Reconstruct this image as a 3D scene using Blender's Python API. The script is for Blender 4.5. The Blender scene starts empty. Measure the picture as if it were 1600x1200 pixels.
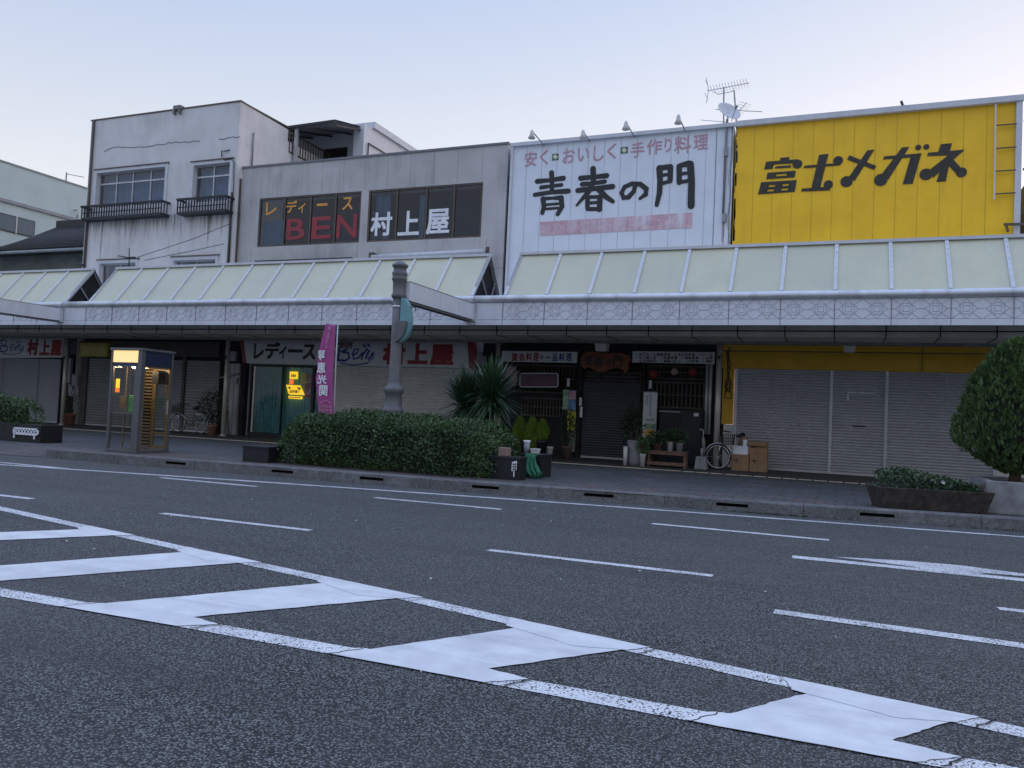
import bpy, bmesh, math, random
from mathutils import Vector, Matrix
random.seed(7)
SC = bpy.context.scene
COL = SC.collection
rad = math.radians
# ------------------------------------------------------------------ camera
YAW, PITCH, ROLL, FPX, EYE = .38845, .037422, .045791, 1250.0, 1.37
cyw, syw, cp, sp = math.cos(YAW), math.sin(YAW), math.cos(PITCH), math.sin(PITCH)
FW = Vector((-syw*cp, cyw*cp, sp)); R0 = Vector((cyw, syw, 0)); U0 = R0.cross(FW)
RT = math.cos(ROLL)*R0 + math.sin(ROLL)*U0
UP = -math.sin(ROLL)*R0 + math.cos(ROLL)*U0
cam = bpy.data.cameras.new("camera")
cam.sensor_width = 36.0; cam.lens = FPX/1600*36.0
cam.clip_start = .05; cam.clip_end = 3000
camo = bpy.data.objects.new("camera", cam); COL.objects.link(camo)
camo.matrix_world = Matrix(((RT.x, UP.x, -FW.x, 0), (RT.y, UP.y, -FW.y, 0), (RT.z, UP.z, -FW.z, EYE), (0, 0, 0, 1)))
SC.camera = camo
# ------------------------------------------------------------------ sky, sun, exposure
SUN_EL, SUN_AZ = 1.5, 25.0        # degrees: low behind the shops
W = bpy.data.worlds.new("World"); SC.world = W; W.use_nodes = True
nt = W.node_tree
bg = nt.nodes["Background"]
sky = nt.nodes.new("ShaderNodeTexSky"); sky.sky_type = 'NISHITA'; sky.sun_disc = False
sky.sun_elevation = rad(SUN_EL); sky.sun_rotation = rad(SUN_AZ)
sky.air_density = 1.0; sky.dust_density = 1.0; sky.ozone_density = 1.0
# dusk grading of the sky: bright lavender band above the roofs, blue overhead brightened to light the street, low sky behind the camera dimmed to cut light under the arcade
def wn(n, **kw):
    x = nt.nodes.new(n)
    for k, v in kw.items(): setattr(x, k, v)
    return x
tc = wn("ShaderNodeTexCoord"); sx = wn("ShaderNodeSeparateXYZ"); nt.links.new(tc.outputs["Generated"], sx.inputs[0])
def wm(op, a, b=None, clamp=False):
    x = wn("ShaderNodeMath", operation=op, use_clamp=clamp)
    for i, v in enumerate((a, b)):
        if v is None: continue
        if isinstance(v, (int, float)): x.inputs[i].default_value = v
        else: nt.links.new(v, x.inputs[i])
    return x.outputs[0]
sfac = wm('SUBTRACT', sx.outputs[2], wm('MULTIPLY', sx.outputs[0], .15))
rp = wn("ShaderNodeValToRGB"); nt.links.new(sfac, rp.inputs[0]); els = rp.color_ramp.elements
SKY = [(.0, (.76,.74,.76)), (.30, (.80,.79,.80)), (.40, (.66,.69,.75)), (.52, (.50,.58,.74)), (.72, (.66,.83,1.24)), (1.0, (.75,.95,1.52))]
while len(els) < len(SKY): els.new(.5)
for e, (p, c) in zip(els, SKY): e.position = p; e.color = (*c, 1)
shade = wm('ADD', wm('ADD', wm('MULTIPLY', sx.outputs[2], 3.0), wm('MULTIPLY', sx.outputs[1], .9)), .45, True)
def wmix(bt, a, b, f=1.0):
    x = wn("ShaderNodeMix", data_type='RGBA', blend_type=bt)
    if isinstance(f, float): x.inputs[0].default_value = f
    else: nt.links.new(f, x.inputs[0])
    for i, v in ((6, a), (7, b)):
        if isinstance(v, tuple): x.inputs[i].default_value = (*v, 1)
        else: nt.links.new(v, x.inputs[i])
    return x.outputs[2]
EXPO = 1.6
nish = wmix('MULTIPLY', sky.outputs[0], (.25,.25,.36))
grad = wmix('MULTIPLY', rp.outputs[0], (1/.15/2**EXPO,)*3)
cmb = wn("ShaderNodeVectorMath", operation='SCALE'); nt.links.new(wmix('MULTIPLY', wmix('ADD', nish, grad), wmix('MIX', (.42,.50,.62), (1.0,1.0,1.0), shade)), cmb.inputs[0]); cmb.inputs[3].default_value = 1.0
nt.links.new(cmb.outputs[0], bg.inputs[0]); bg.inputs[1].default_value = .15
sun = bpy.data.lights.new("sun", 'SUN'); sun.energy = .08; sun.angle = rad(60); sun.color = (1, .95, .9)
suno = bpy.data.objects.new("sun", sun); COL.objects.link(suno)
sd = Vector((math.sin(rad(SUN_AZ))*math.cos(rad(12)), math.cos(rad(SUN_AZ))*math.cos(rad(12)), math.sin(rad(12))))
suno.rotation_euler = sd.to_track_quat('Z', 'Y').to_euler()
SC.view_settings.view_transform = 'Standard'; SC.view_settings.look = 'None'
SC.view_settings.exposure = EXPO; SC.view_settings.gamma = 1
SC.cycles.max_bounces = 8; SC.cycles.transparent_max_bounces = 12

# ------------------------------------------------------------------ measuring helpers (photo pixel -> real plane)
def ray(px, py): return FW + (px-800)/FPX*RT + (600-py)/FPX*UP
def onY(px, py, Y):
    d = ray(px, py); t = Y/d.y; return (t*d.x, EYE+t*d.z)
def onZ(px, py, Z=0.0):
    d = ray(px, py); t = (Z-EYE)/d.z; return (t*d.x, t*d.y)
def onX(px, py, X):
    d = ray(px, py); t = X/d.x; return (t*d.y, EYE+t*d.z)

# ------------------------------------------------------------------ mesh builder
class MB:
    def __init__(s): s.v = []; s.f = []; s.mi = []; s.sm = []; s.cur = 0; s.smooth = False
    def add(s, vs, fs):
        o = len(s.v); s.v += [tuple(v) for v in vs]
        for f in fs:
            s.f.append(tuple(i+o for i in f)); s.mi.append(s.cur); s.sm.append(s.smooth)
        return s
    def box(s, x0, x1, y0, y1, z0, z1):
        return s.add([(x0,y0,z0),(x1,y0,z0),(x1,y1,z0),(x0,y1,z0),(x0,y0,z1),(x1,y0,z1),(x1,y1,z1),(x0,y1,z1)],
                     [(0,3,2,1),(4,5,6,7),(0,1,5,4),(1,2,6,5),(2,3,7,6),(3,0,4,7)])
    def bar(s, a, b, w, h, up=(0,0,1)):
        a = Vector(a); b = Vector(b); d = (b-a).normalized(); u = Vector(up)
        if abs(d.dot(u)) > .99: u = Vector((0,1,0))
        x = d.cross(u).normalized(); u = x.cross(d)
        vs = [p + x*(i*w/2) + u*(j*h/2) for p in (a, b) for i, j in ((-1,-1),(1,-1),(1,1),(-1,1))]
        return s.add(vs, [(0,3,2,1),(4,5,6,7),(0,1,5,4),(1,2,6,5),(2,3,7,6),(3,0,4,7)])
    def tube(s, pts, r, n=8, closed=False):
        sm = s.smooth; s.smooth = True
        pts = [Vector(p) for p in pts]; N = len(pts)
        rs = r if isinstance(r, (list, tuple)) else [r]*N
        vs = []; fs = []; u = None
        for i, p in enumerate(pts):
            if closed: d = pts[(i+1) % N]-pts[i-1]
            else: d = pts[min(i+1, N-1)]-pts[max(i-1, 0)]
            d.normalize()
            if u is None:
                u = Vector((0,0,1)) if abs(d.z) < .9 else Vector((1,0,0))
            u = (u - d*u.dot(d)).normalized(); w = d.cross(u)
            for k in range(n):
                a = 2*math.pi*k/n; vs.append(p + (u*math.cos(a)+w*math.sin(a))*rs[i])
        for i in range(N if closed else N-1):
            j = (i+1) % N
            for k in range(n):
                l = (k+1) % n; fs.append((i*n+k, i*n+l, j*n+l, j*n+k))
        s.add(vs, fs)
        if not closed:
            s.smooth = False
            o = len(s.v)-len(vs)
            for base, rev in ((o, True), (o+(N-1)*n, False)):
                f = [base+k for k in range(n)]
                s.f.append(tuple(f[::-1] if rev else f)); s.mi.append(s.cur); s.sm.append(False)
        s.smooth = sm; return s
    def lathe(s, cx, cy, prof, n=24, cap=True):
        sm = s.smooth; s.smooth = True
        vs = []; fs = []
        for r, z in prof:
            for k in range(n):
                a = 2*math.pi*k/n; vs.append((cx+r*math.cos(a), cy+r*math.sin(a), z))
        for i in range(len(prof)-1):
            for k in range(n):
                l = (k+1) % n; fs.append((i*n+k, i*n+l, (i+1)*n+l, (i+1)*n+k))
        s.add(vs, fs); s.smooth = False
        if cap:
            o = len(s.v)-len(vs)
            s.f.append(tuple(o+k for k in range(n))[::-1]); s.mi.append(s.cur); s.sm.append(False)
            e = o+(len(prof)-1)*n
            s.f.append(tuple(e+k for k in range(n))); s.mi.append(s.cur); s.sm.append(False)
        s.smooth = sm; return s
    def prism(s, pts, a0, a1, axis='y'):
        n = len(pts)
        def mk(p, a):
            if axis == 'y': return (p[0], a, p[1])
            if axis == 'x': return (a, p[0], p[1])
            return (p[0], p[1], a)
        vs = [mk(p, a0) for p in pts]+[mk(p, a1) for p in pts]
        fs = [tuple(range(n)), tuple(range(2*n-1, n-1, -1))]
        fs += [(i, i+n, (i+1) % n+n, (i+1) % n) for i in range(n)]
        return s.add(vs, fs)
    def disc(s, x, z, r, y0, y1, n=20):
        return s.prism([(x+r*math.cos(2*math.pi*k/n), z+r*math.sin(2*math.pi*k/n)) for k in range(n)], y0, y1)
    def stroke(s, pts, w, y0, y1):            # a brush stroke in the XZ plane
        P = [Vector((p[0], p[1])) for p in pts]; N = len(P)
        ws = w if isinstance(w, (list, tuple)) else [w]*N
        L = []; Rr = []
        for i, p in enumerate(P):
            d = (P[min(i+1, N-1)]-P[max(i-1, 0)]).normalized(); nrm = Vector((-d.y, d.x))
            L.append(p+nrm*ws[i]/2); Rr.append(p-nrm*ws[i]/2)
        for i in range(N-1):
            q = [L[i], L[i+1], Rr[i+1], Rr[i]]
            s.k = getattr(s, 'k', 0)+1; y = y0 - .00006*s.k
            s.prism(q, y, y1+.00006*s.k)
        for i, p in enumerate(P):
            s.k = getattr(s, 'k', 0)+1; y = y0 - .00006*s.k
            s.disc(p.x, p.y, ws[i]/2*.98, y, y1+.00006*s.k, 10)
        return s
    def corr(s, x0, x1, yf, z0, z1, pitch=.078, dep=.05):   # roller shutter curtain
        n = max(3, round((z1-z0)/pitch)); p = (z1-z0)/n; vs = []; fs = []
        prof = []
        for i in range(n):
            z = z0+i*p; prof += [(yf+dep, z), (yf+dep*.95, z+p*.20), (yf+.004, z+p*.32), (yf, z+p*.58), (yf+.006, z+p*.88), (yf+dep*.95, z+p*.97)]
        prof.append((yf+dep, z1))
        for y, z in prof: vs += [(x0, y, z), (x1, y, z)]
        fs = [(2*i, 2*i+1, 2*i+3, 2*i+2) for i in range(len(prof)-1)]
        s.add(vs, fs); return s

def mesh_from(mb, name, mats, off=(0,0,0), fix=True):
    me = bpy.data.meshes.new(name)
    o = Vector(off)
    me.from_pydata([Vector(v)-o for v in mb.v], [], mb.f)
    for m in (mats if isinstance(mats, (list, tuple)) else [mats]): me.materials.append(m)
    me.polygons.foreach_set('material_index', mb.mi); me.polygons.foreach_set('use_smooth', mb.sm)
    if fix:
        bm = bmesh.new(); bm.from_mesh(me); bmesh.ops.recalc_face_normals(bm, faces=bm.faces); bm.to_mesh(me); bm.free()
    me.update(); return me
def bevel(o, w, seg=2):
    m = o.modifiers.new("bevel", 'BEVEL'); m.width = w; m.segments = seg; m.limit_method = 'ANGLE'; m.angle_limit = rad(40)
def tag(o, label=None, cat=None, group=None, kind=None):
    if label: o['label'] = label
    if cat: o['category'] = cat
    if group: o['group'] = group
    if kind: o['kind'] = kind
    return o
def thing(name, label, cat, loc=(0,0,0), group=None, rotz=0):
    o = bpy.data.objects.new(name, None); COL.objects.link(o); o.location = loc; o.rotation_euler = (0,0,rotz)
    o.empty_display_size = .2
    return tag(o, label, cat, group)
def root_of(o):
    while o.parent: o = o.parent
    return o
def part(par, name, mb, mats, bev=0, label=None, local=False, fix=True):
    off = (0,0,0) if local else root_of(par).location
    o = bpy.data.objects.new(name, mesh_from(mb, name, mats, off, fix)); COL.objects.link(o); o.parent = par
    if bev: bevel(o, bev)
    if label: o['label'] = label
    return o
def solo(name, mb, mats, label=None, cat=None, group=None, kind=None, bev=0, fix=True):
    xs = [v[0] for v in mb.v]; ys = [v[1] for v in mb.v]; zs = [v[2] for v in mb.v]
    off = ((min(xs)+max(xs))/2, (min(ys)+max(ys))/2, min(zs))
    o = bpy.data.objects.new(name, mesh_from(mb, name, mats, off, fix)); COL.objects.link(o); o.location = off
    if bev: bevel(o, bev)
    return tag(o, label, cat, group, kind)
def copy_tree(o, par=None):
    c = o.copy(); COL.objects.link(c); c.parent = par
    for ch in list(o.children): copy_tree(ch, c)
    return c

# ------------------------------------------------------------------ glyphs from the built-in font
_gl = {}
def glyph(ch, bold=0.0, mirror=False):
    k = (ch, bold)
    if k not in _gl:
        c = bpy.data.curves.new("glyph", 'FONT'); c.body = ch; c.extrude = .5; c.offset = bold; c.resolution_u = 3
        o = bpy.data.objects.new("glyph", c); COL.objects.link(o)
        me = bpy.data.meshes.new_from_object(o)
        v = [tuple(p.co) for p in me.vertices]; f = [tuple(p.vertices) for p in me.polygons]
        bpy.data.objects.remove(o); bpy.data.curves.remove(c); bpy.data.meshes.remove(me)
        xs = [p[0] for p in v]; ys = [p[1] for p in v]
        x0, x1, y0, y1 = min(xs), max(xs), min(ys), max(ys)
        _gl[k] = ([((p[0]-x0)/max(1e-6, x1-x0), (p[1]-y0)/max(1e-6, y1-y0), p[2]) for p in v], f)
    return _gl[k]
def put(mb, ch, x0, x1, z0, z1, yf, th=.006, bold=.0, shear=0.0, mirror=False):
    v, f = glyph(ch, 0)
    bx = bold*(x1-x0)*.85; bz_ = bold*(z1-z0)*.85
    sh = [(0,0)] if not bold else [(0,0),(bx,bz_),(-bx,bz_),(bx,-bz_),(-bx,-bz_),(bx,0),(-bx,0),(0,bz_),(0,-bz_)]
    x0 += bx; x1 -= bx; z0 += bz_; z1 -= bz_
    for i, (dx, dz) in enumerate(sh):
        yy = yf+.00025*i
        mb.add([(x0+dx+(1-u if mirror else u)*(x1-x0), yy+th*(.5-d), z0+dz+w*(z1-z0)) for u, w, d in v], f)
def putpx(mb, ch, bx, Y, bold=.0, th=.006, mirror=False):     # box in photo pixels on plane Y
    a, b, c, d = bx; mx, my = (a+c)/2, (b+d)/2
    x0, _ = onY(a, my, Y); x1, _ = onY(c, my, Y); _, z1 = onY(mx, b, Y); _, z0 = onY(mx, d, Y)
    put(mb, ch, x0, x1, z0, z1, Y, th, bold, 0, mirror)

# ------------------------------------------------------------------ materials
def node(t, n, **kw):
    x = t.nodes.new(n)
    for k, v in kw.items(): setattr(x, k, v)
    return x
def base_mat(name):
    m = bpy.data.materials.new(name); m.use_nodes = True
    return m, m.node_tree, m.node_tree.nodes["Principled BSDF"]
def noise(t, sc, vec, detail=4, rough=.55):
    n = node(t, "ShaderNodeTexNoise"); n.inputs["Scale"].default_value = sc; n.inputs["Detail"].default_value = detail
    n.inputs["Roughness"].default_value = rough; t.links.new(vec, n.inputs["Vector"]); return n.outputs[0]
def ramp(t, fac, p0, p1, c0=(0,0,0,1), c1=(1,1,1,1)):
    r = node(t, "ShaderNodeValToRGB"); e = r.color_ramp.elements
    e[0].position = p0; e[1].position = p1; e[0].color = c0; e[1].color = c1
    t.links.new(fac, r.inputs[0]); return r.outputs[0]
def mix(t, fac, a, b):
    m = node(t, "ShaderNodeMix", data_type='RGBA')
    for sk, v in ((m.inputs[0], fac), (m.inputs[6], a), (m.inputs[7], b)):
        if hasattr(v, 'is_linked'): t.links.new(v, sk)
        elif isinstance(v, (int, float)): sk.default_value = v
        else: sk.default_value = (*v[:3], 1)
    return m.outputs[2]
def geo(t): return node(t, "ShaderNodeNewGeometry").outputs["Position"]
def mapv(t, vec, sc):
    m = node(t, "ShaderNodeMapping"); m.inputs["Scale"].default_value = sc; t.links.new(vec, m.inputs[0]); return m.outputs[0]
def bump(t, b, h, st=.3, d=.01):
    n = node(t, "ShaderNodeBump"); n.inputs["Strength"].default_value = st; n.inputs["Distance"].default_value = d
    t.links.new(h, n.inputs["Height"]); t.links.new(n.outputs[0], b.inputs["Normal"])
def plain(name, c, rough=.6, metal=0.0, var=.15, sc=3.0, streak=0.0, grime=(.08,.08,.08), bmp=0.0, fine=0.0):
    m, t, b = base_mat(name); g = geo(t)
    col = mix(t, ramp(t, noise(t, sc, g), .3, .7), [x*(1-var) for x in c], [min(1, x*(1+var*.5)) for x in c])
    if fine: col = mix(t, ramp(t, noise(t, 60, g, 2), .35, .7), col, mix(t, .5, col, [x*(1-fine) for x in c]))
    if streak:
        s = noise(t, 1.0, mapv(t, g, (3.3, 3.3, .30)), 6, .7)
        pm = node(t, 'ShaderNodeMath', operation='MULTIPLY_ADD'); t.links.new(noise(t, .7, g, 3), pm.inputs[0]); pm.inputs[1].default_value = .9; pm.inputs[2].default_value = -.45
        sa = node(t, 'ShaderNodeMath', operation='ADD'); t.links.new(s, sa.inputs[0]); t.links.new(pm.outputs[0], sa.inputs[1]); s = sa.outputs[0]
        col = mix(t, ramp(t, s, .50, .80, (0,0,0,1), (streak, streak, streak, 1)), col, grime)
    t.links.new(col, b.inputs["Base Color"])
    b.inputs["Roughness"].default_value = rough; b.inputs["Metallic"].default_value = metal
    if bmp: bump(t, b, noise(t, 25, g, 5), bmp, .01)
    return m
def emit(name, c, st):
    m, t, b = base_mat(name)
    b.inputs["Base Color"].default_value = (*[x*.5 for x in c], 1)
    b.inputs["Emission Color"].default_value = (*c, 1); b.inputs["Emission Strength"].default_value = st
    return m
def glassy(name, tint, refl=.08, rough=.02):
    m, t, b = base_mat(name); out = t.nodes["Material Output"]; t.nodes.remove(b)
    tr = node(t, "ShaderNodeBsdfTransparent"); tr.inputs[0].default_value = (*tint, 1)
    gl = node(t, "ShaderNodeBsdfGlossy"); gl.inputs["Roughness"].default_value = rough
    lw = node(t, "ShaderNodeFresnel"); lw.inputs[0].default_value = 1.5
    ad = node(t, "ShaderNodeMath", operation='ADD', use_clamp=True); ad.inputs[1].default_value = refl-.04
    t.links.new(lw.outputs[0], ad.inputs[0])
    mx = node(t, "ShaderNodeMixShader"); t.links.new(ad.outputs[0], mx.inputs[0])
    t.links.new(tr.outputs[0], mx.inputs[1]); t.links.new(gl.outputs[0], mx.inputs[2]); t.links.new(mx.outputs[0], out.inputs[0])
    return m
def foliage(name, a, b_, rough=.5, sc=9.0, tl=.25):
    m, t, b = base_mat(name); g = geo(t)
    oi = node(t, "ShaderNodeNewGeometry").outputs["Random Per Island"]
    c = mix(t, oi, a, b_)
    c = mix(t, ramp(t, noise(t, sc*.25, g, 3), .35, .65), c, mix(t, .45, c, [x*.55 for x in a]))
    t.links.new(c, b.inputs["Base Color"]); b.inputs["Roughness"].default_value = rough
    return m

M = {}
def asphalt_nodes(t, g):
    v = node(t, "ShaderNodeTexVoronoi"); v.inputs["Scale"].default_value = 82; t.links.new(g, v.inputs["Vector"])
    cell = node(t, "ShaderNodeSeparateColor"); t.links.new(v.outputs["Color"], cell.inputs[0])
    stone = ramp(t, cell.outputs[0], .15, .95, (.108,.116,.113,1), (.285,.300,.292,1))
    gap = ramp(t, v.outputs["Distance"], .28, .56)
    c = mix(t, gap, stone, (.007,.007,.008))
    c = mix(t, ramp(t, noise(t, .45, g, 4), .35, .7), c, mix(t, .35, c, (.10,.10,.105)))
    c = mix(t, ramp(t, noise(t, 1.0, mapv(t, g, (.12, 2.2, 1)), 3), .5, .75, (0,0,0,1), (.5,.5,.5,1)), c, (.035,.035,.036))
    inv = node(t, "ShaderNodeMath", operation='SUBTRACT'); inv.inputs[0].default_value = 1.0; t.links.new(v.outputs["Distance"], inv.inputs[1])
    return c, inv.outputs[0]
m, t, b = base_mat("asphalt"); g = geo(t); c, h = asphalt_nodes(t, g)
t.links.new(c, b.inputs["Base Color"]); b.inputs["Roughness"].default_value = .75; bump(t, b, h, .9, .009); M['asphalt'] = m
def paint_mat(name, th):
    m, t, b = base_mat(name); g = geo(t); c, h = asphalt_nodes(t, g)
    v = node(t, "ShaderNodeTexVoronoi"); v.inputs["Scale"].default_value = 82; t.links.new(g, v.inputs["Vector"])
    wear = node(t, "ShaderNodeMath", operation='MULTIPLY_ADD'); wear.inputs[1].default_value = .62
    t.links.new(noise(t, 2.2, g, 6, .7), wear.inputs[0]); t.links.new(v.outputs["Distance"], wear.inputs[2])
    wf = ramp(t, wear.outputs[0], th-.06, th+.03)
    pc = mix(t, ramp(t, noise(t, 4, g, 4), .35, .7), (.62,.63,.65), (.76,.77,.79))
    pc = mix(t, ramp(t, noise(t, .8, g, 5, .7), .52, .75), pc, (.50,.51,.53))
    pc = mix(t, ramp(t, noise(t, 1.0, mapv(t, g, (.5, 5, 1)), 5, .7), .50, .78, (0,0,0,1), (.6,.6,.6,1)), pc, (.36,.37,.39))
    t.links.new(mix(t, wf, pc, c), b.inputs["Base Color"]); b.inputs["Roughness"].default_value = .6; bump(t, b, h, .18, .004); return m
M['paint'] = paint_mat("road_paint_worn", 1.0); M['paint_new'] = paint_mat("road_paint_thick", 1.075); M['paint_mid'] = paint_mat("road_paint_mid", 1.065)
# paving slabs
def paving(name, c1, c2, mortar, w, hgt, rot=0):
    m, t, b = base_mat(name); g = geo(t)
    br = node(t, "ShaderNodeTexBrick"); br.offset = .5
    mp = node(t, "ShaderNodeMapping"); mp.inputs["Rotation"].default_value = (0,0,rot); t.links.new(g, mp.inputs[0]); t.links.new(mp.outputs[0], br.inputs["Vector"])
    br.inputs["Color1"].default_value = (*c1, 1); br.inputs["Color2"].default_value = (*c2, 1); br.inputs["Mortar"].default_value = (*mortar, 1)
    br.inputs["Scale"].default_value = 1; br.inputs["Mortar Size"].default_value = .02; br.inputs["Brick Width"].default_value = w; br.inputs["Row Height"].default_value = hgt
    c = mix(t, ramp(t, noise(t, 1.3, g, 5, .65), .35, .75), br.outputs[0], mix(t, .5, br.outputs[0], (.03,.03,.03)))
    c = mix(t, ramp(t, noise(t, 90, g, 2), .4, .7), c, mix(t, .25, c, (.2,.2,.2)))
    t.links.new(c, b.inputs["Base Color"]); b.inputs["Roughness"].default_value = .7; bump(t, b, br.outputs["Fac"], -.4, .006)
    return m
M['slab'] = paving("paving_slabs", (.030,.032,.034), (.064,.064,.064), (.012,.012,.012), .62, .62)
M['redslab'] = paving("reddish_paving", (.115,.080,.070), (.065,.055,.052), (.022,.02,.02), .32, .32)
M['darkslab'] = paving("arcade_tiles", (.040,.040,.041), (.052,.052,.053), (.03,.03,.03), .4, .4)
M['tactile'] = plain("tactile_yellow", (.72,.62,.40), .7, var=.3, sc=6)
m, t, b = base_mat('kerb_concrete'); g = geo(t)
c = mix(t, ramp(t, noise(t, 9, g, 8, .75), .38, .62), (.035,.036,.036), (.20,.20,.20))
c = mix(t, ramp(t, noise(t, 1.3, g, 5, .7), .40, .62), c, (.05,.05,.05)); c = mix(t, ramp(t, noise(t, 70, g, 3), .42, .62), c, (.16,.16,.16))
t.links.new(c, b.inputs['Base Color']); b.inputs['Roughness'].default_value = .9; bump(t, b, noise(t, 45, g, 6), .8, .012); M['kerb'] = m
M['old_kerb'] = plain("kerb_concrete", (.135,.135,.135), .85, var=.55, sc=5, streak=.95, grime=(.03,.03,.03), bmp=.6, fine=.6)
M['hole'] = plain("dark_void", (.010,.010,.011), .9)
M['white_wall'] = plain("white_render", (.72,.70,.70), .75, var=.10, sc=1.2, streak=.28, grime=(.30,.29,.29), bmp=.15)
t = M['white_wall'].node_tree; b = t.nodes['Principled BSDF']; src = b.inputs['Base Color'].links[0].from_socket; g = geo(t)
sp_ = node(t, 'ShaderNodeSeparateXYZ'); t.links.new(g, sp_.inputs[0])
mr = node(t, 'ShaderNodeMapRange'); mr.inputs[1].default_value = 6.7; mr.inputs[2].default_value = 8.35; t.links.new(sp_.outputs[2], mr.inputs[0])
m2 = node(t, 'ShaderNodeMapRange'); m2.inputs[1].default_value = 8.55; m2.inputs[2].default_value = 8.40; t.links.new(sp_.outputs[2], m2.inputs[0])
ns = noise(t, 1.0, mapv(t, g, (6, 6, .25)), 6, .75)
ma = node(t, 'ShaderNodeMath', operation='MULTIPLY'); t.links.new(mr.outputs[0], ma.inputs[0]); t.links.new(m2.outputs[0], ma.inputs[1])
mm = node(t, 'ShaderNodeMath', operation='MULTIPLY_ADD'); t.links.new(ma.outputs[0], mm.inputs[0]); mm.inputs[1].default_value = .25; t.links.new(ns, mm.inputs[2])
t.links.new(mix(t, ramp(t, mm.outputs[0], .66, .90), src, (.06,.055,.05)), b.inputs['Base Color'])
M['grey_wall'] = plain("grey_panel", (.50,.49,.48), .7, var=.12, sc=1.0, streak=.7, grime=(.30,.30,.30), bmp=.05)
M['sign_white'] = plain("white_sign_sheet", (.74,.79,.86), .5, var=.05, sc=1.5, streak=.15, grime=(.5,.52,.55))
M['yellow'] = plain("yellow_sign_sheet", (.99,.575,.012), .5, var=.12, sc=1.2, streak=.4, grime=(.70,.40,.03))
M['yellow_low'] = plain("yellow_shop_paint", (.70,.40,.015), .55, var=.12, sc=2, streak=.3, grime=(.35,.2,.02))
M['logo'] = plain("weathered_black_paint", (.05,.045,.035), .7, var=.4, sc=9)
M['black'] = plain("black_paint", (.02,.02,.022), .5, var=.2)
M['trim_white'] = plain("white_metal_trim", (.62,.64,.68), .45, var=.08, sc=4, streak=.2, grime=(.35,.35,.36))
M['fascia'] = plain("fascia_panel", (.70,.72,.78), .45, var=.06, sc=2, streak=.35, grime=(.36,.36,.40))
M['line'] = plain("relief_grey", (.52,.54,.60), .6)
M['seam'] = plain("panel_seam", (.20,.20,.22), .7)
M['gutter'] = plain("gutter_metal", (.64,.66,.70), .35, metal=.4, var=.12, sc=5, streak=.5, grime=(.15,.15,.15))
M['roofpanel'] = plain("canopy_panel", (.58,.57,.41), .42, var=.07, sc=1.2, streak=.4, grime=(.42,.43,.36))
t = M['roofpanel'].node_tree; b = t.nodes['Principled BSDF']; src = b.inputs['Base Color'].links[0].from_socket; ri = node(t, 'ShaderNodeNewGeometry').outputs['Random Per Island']
rr_ = node(t, 'ShaderNodeMath', operation='MULTIPLY'); t.links.new(ri, rr_.inputs[0]); rr_.inputs[1].default_value = .45
t.links.new(mix(t, rr_.outputs[0], src, (.44,.46,.36)), b.inputs['Base Color'])
M['soffit'] = plain("soffit_panel", (.70,.68,.60), .7, var=.2, sc=2, streak=.0)
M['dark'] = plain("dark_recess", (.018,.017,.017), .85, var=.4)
M['shutter_grey'] = plain("shutter_grey", (.46,.46,.48), .6, metal=.0, var=.08, sc=1.5, streak=.0, grime=(.2,.2,.2))
M['shutter_beige'] = plain("shutter_beige", (.66,.65,.62), .5, metal=.1, var=.1, sc=2, streak=.25, grime=(.22,.2,.18))
M['shutter_old'] = plain('shutter_old', (.24,.25,.245), .5, metal=.1, var=.15, sc=2, streak=.3, grime=(.2,.19,.17))
M['brown'] = plain('brown_lintel', (.09,.08,.07), .8, var=.3)
M['shutter_dark'] = plain("shutter_dark", (.075,.075,.09), .5, metal=.2, var=.15, sc=2)
M['steel'] = plain("steel_post", (.50,.46,.41), .35, metal=.25, var=.15, sc=3)
M['column'] = plain("grey_column_paint", (.125,.125,.135), .5, var=.2, sc=6, streak=.4, grime=(.22,.22,.23), bmp=.08)
M['teal'] = plain("teal_panel", (.15,.32,.34), .45, var=.08)
M['frame'] = plain("bronze_frame", (.10,.075,.06), .45, var=.2)
M['alu'] = plain("aluminium_frame", (.52,.53,.54), .4, metal=.3, var=.1)
M['iron'] = plain("black_iron", (.018,.022,.028), .5, var=.2)
M['glass'] = glassy("window_glass", (.50,.66,.86), .06)
M['clear'] = glassy("clear_glass", (.90,.91,.90), .05)
M['frost'] = plain("frosted_film", (.26,.36,.38), .4, var=.2, sc=2)
M['curtain_white'] = plain("white_curtain", (.55,.58,.62), .8, var=.15, sc=3)
M['curtain_teal'] = plain("teal_curtain", (.11,.34,.35), .8, var=.2, sc=3)
M['orange'] = plain("orange_letters", (.78,.36,.07), .5)
M['redlet'] = plain("dark_red_letters", (.30,.035,.045), .5)
M['red'] = plain("red_letters", (.34,.02,.02), .5, var=.2)
M['navy'] = plain("navy_letters", (.03,.05,.30), .5)
M['whitelet'] = plain("white_letters", (.78,.80,.84), .5)
M['pinklet'] = plain("faded_red_letters", (.58,.34,.40), .6, var=.3, sc=8)
M['faded'] = plain("faded_red_band", (.64,.40,.46), .6, var=.25, sc=6, streak=1.0, grime=(.76,.74,.80))
M['green'] = plain("dark_green_square", (.08,.14,.10), .6)
M['cream'] = plain("cream_square", (.7,.68,.5), .6)
M['pale_green'] = plain("pale_green_wall", (.50,.60,.60), .7, var=.08, sc=1, streak=.15, grime=(.3,.42,.4))
M['tile'] = plain("dark_roof_tile", (.055,.05,.05), .6, var=.3, sc=5)
M['greenwall'] = plain("mossy_concrete", (.17,.19,.17), .85, var=.25, sc=2, streak=.6, grime=(.08,.09,.07))
M['granite'] = plain("black_granite", (.007,.008,.011), .55, var=.4, sc=20)
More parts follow.
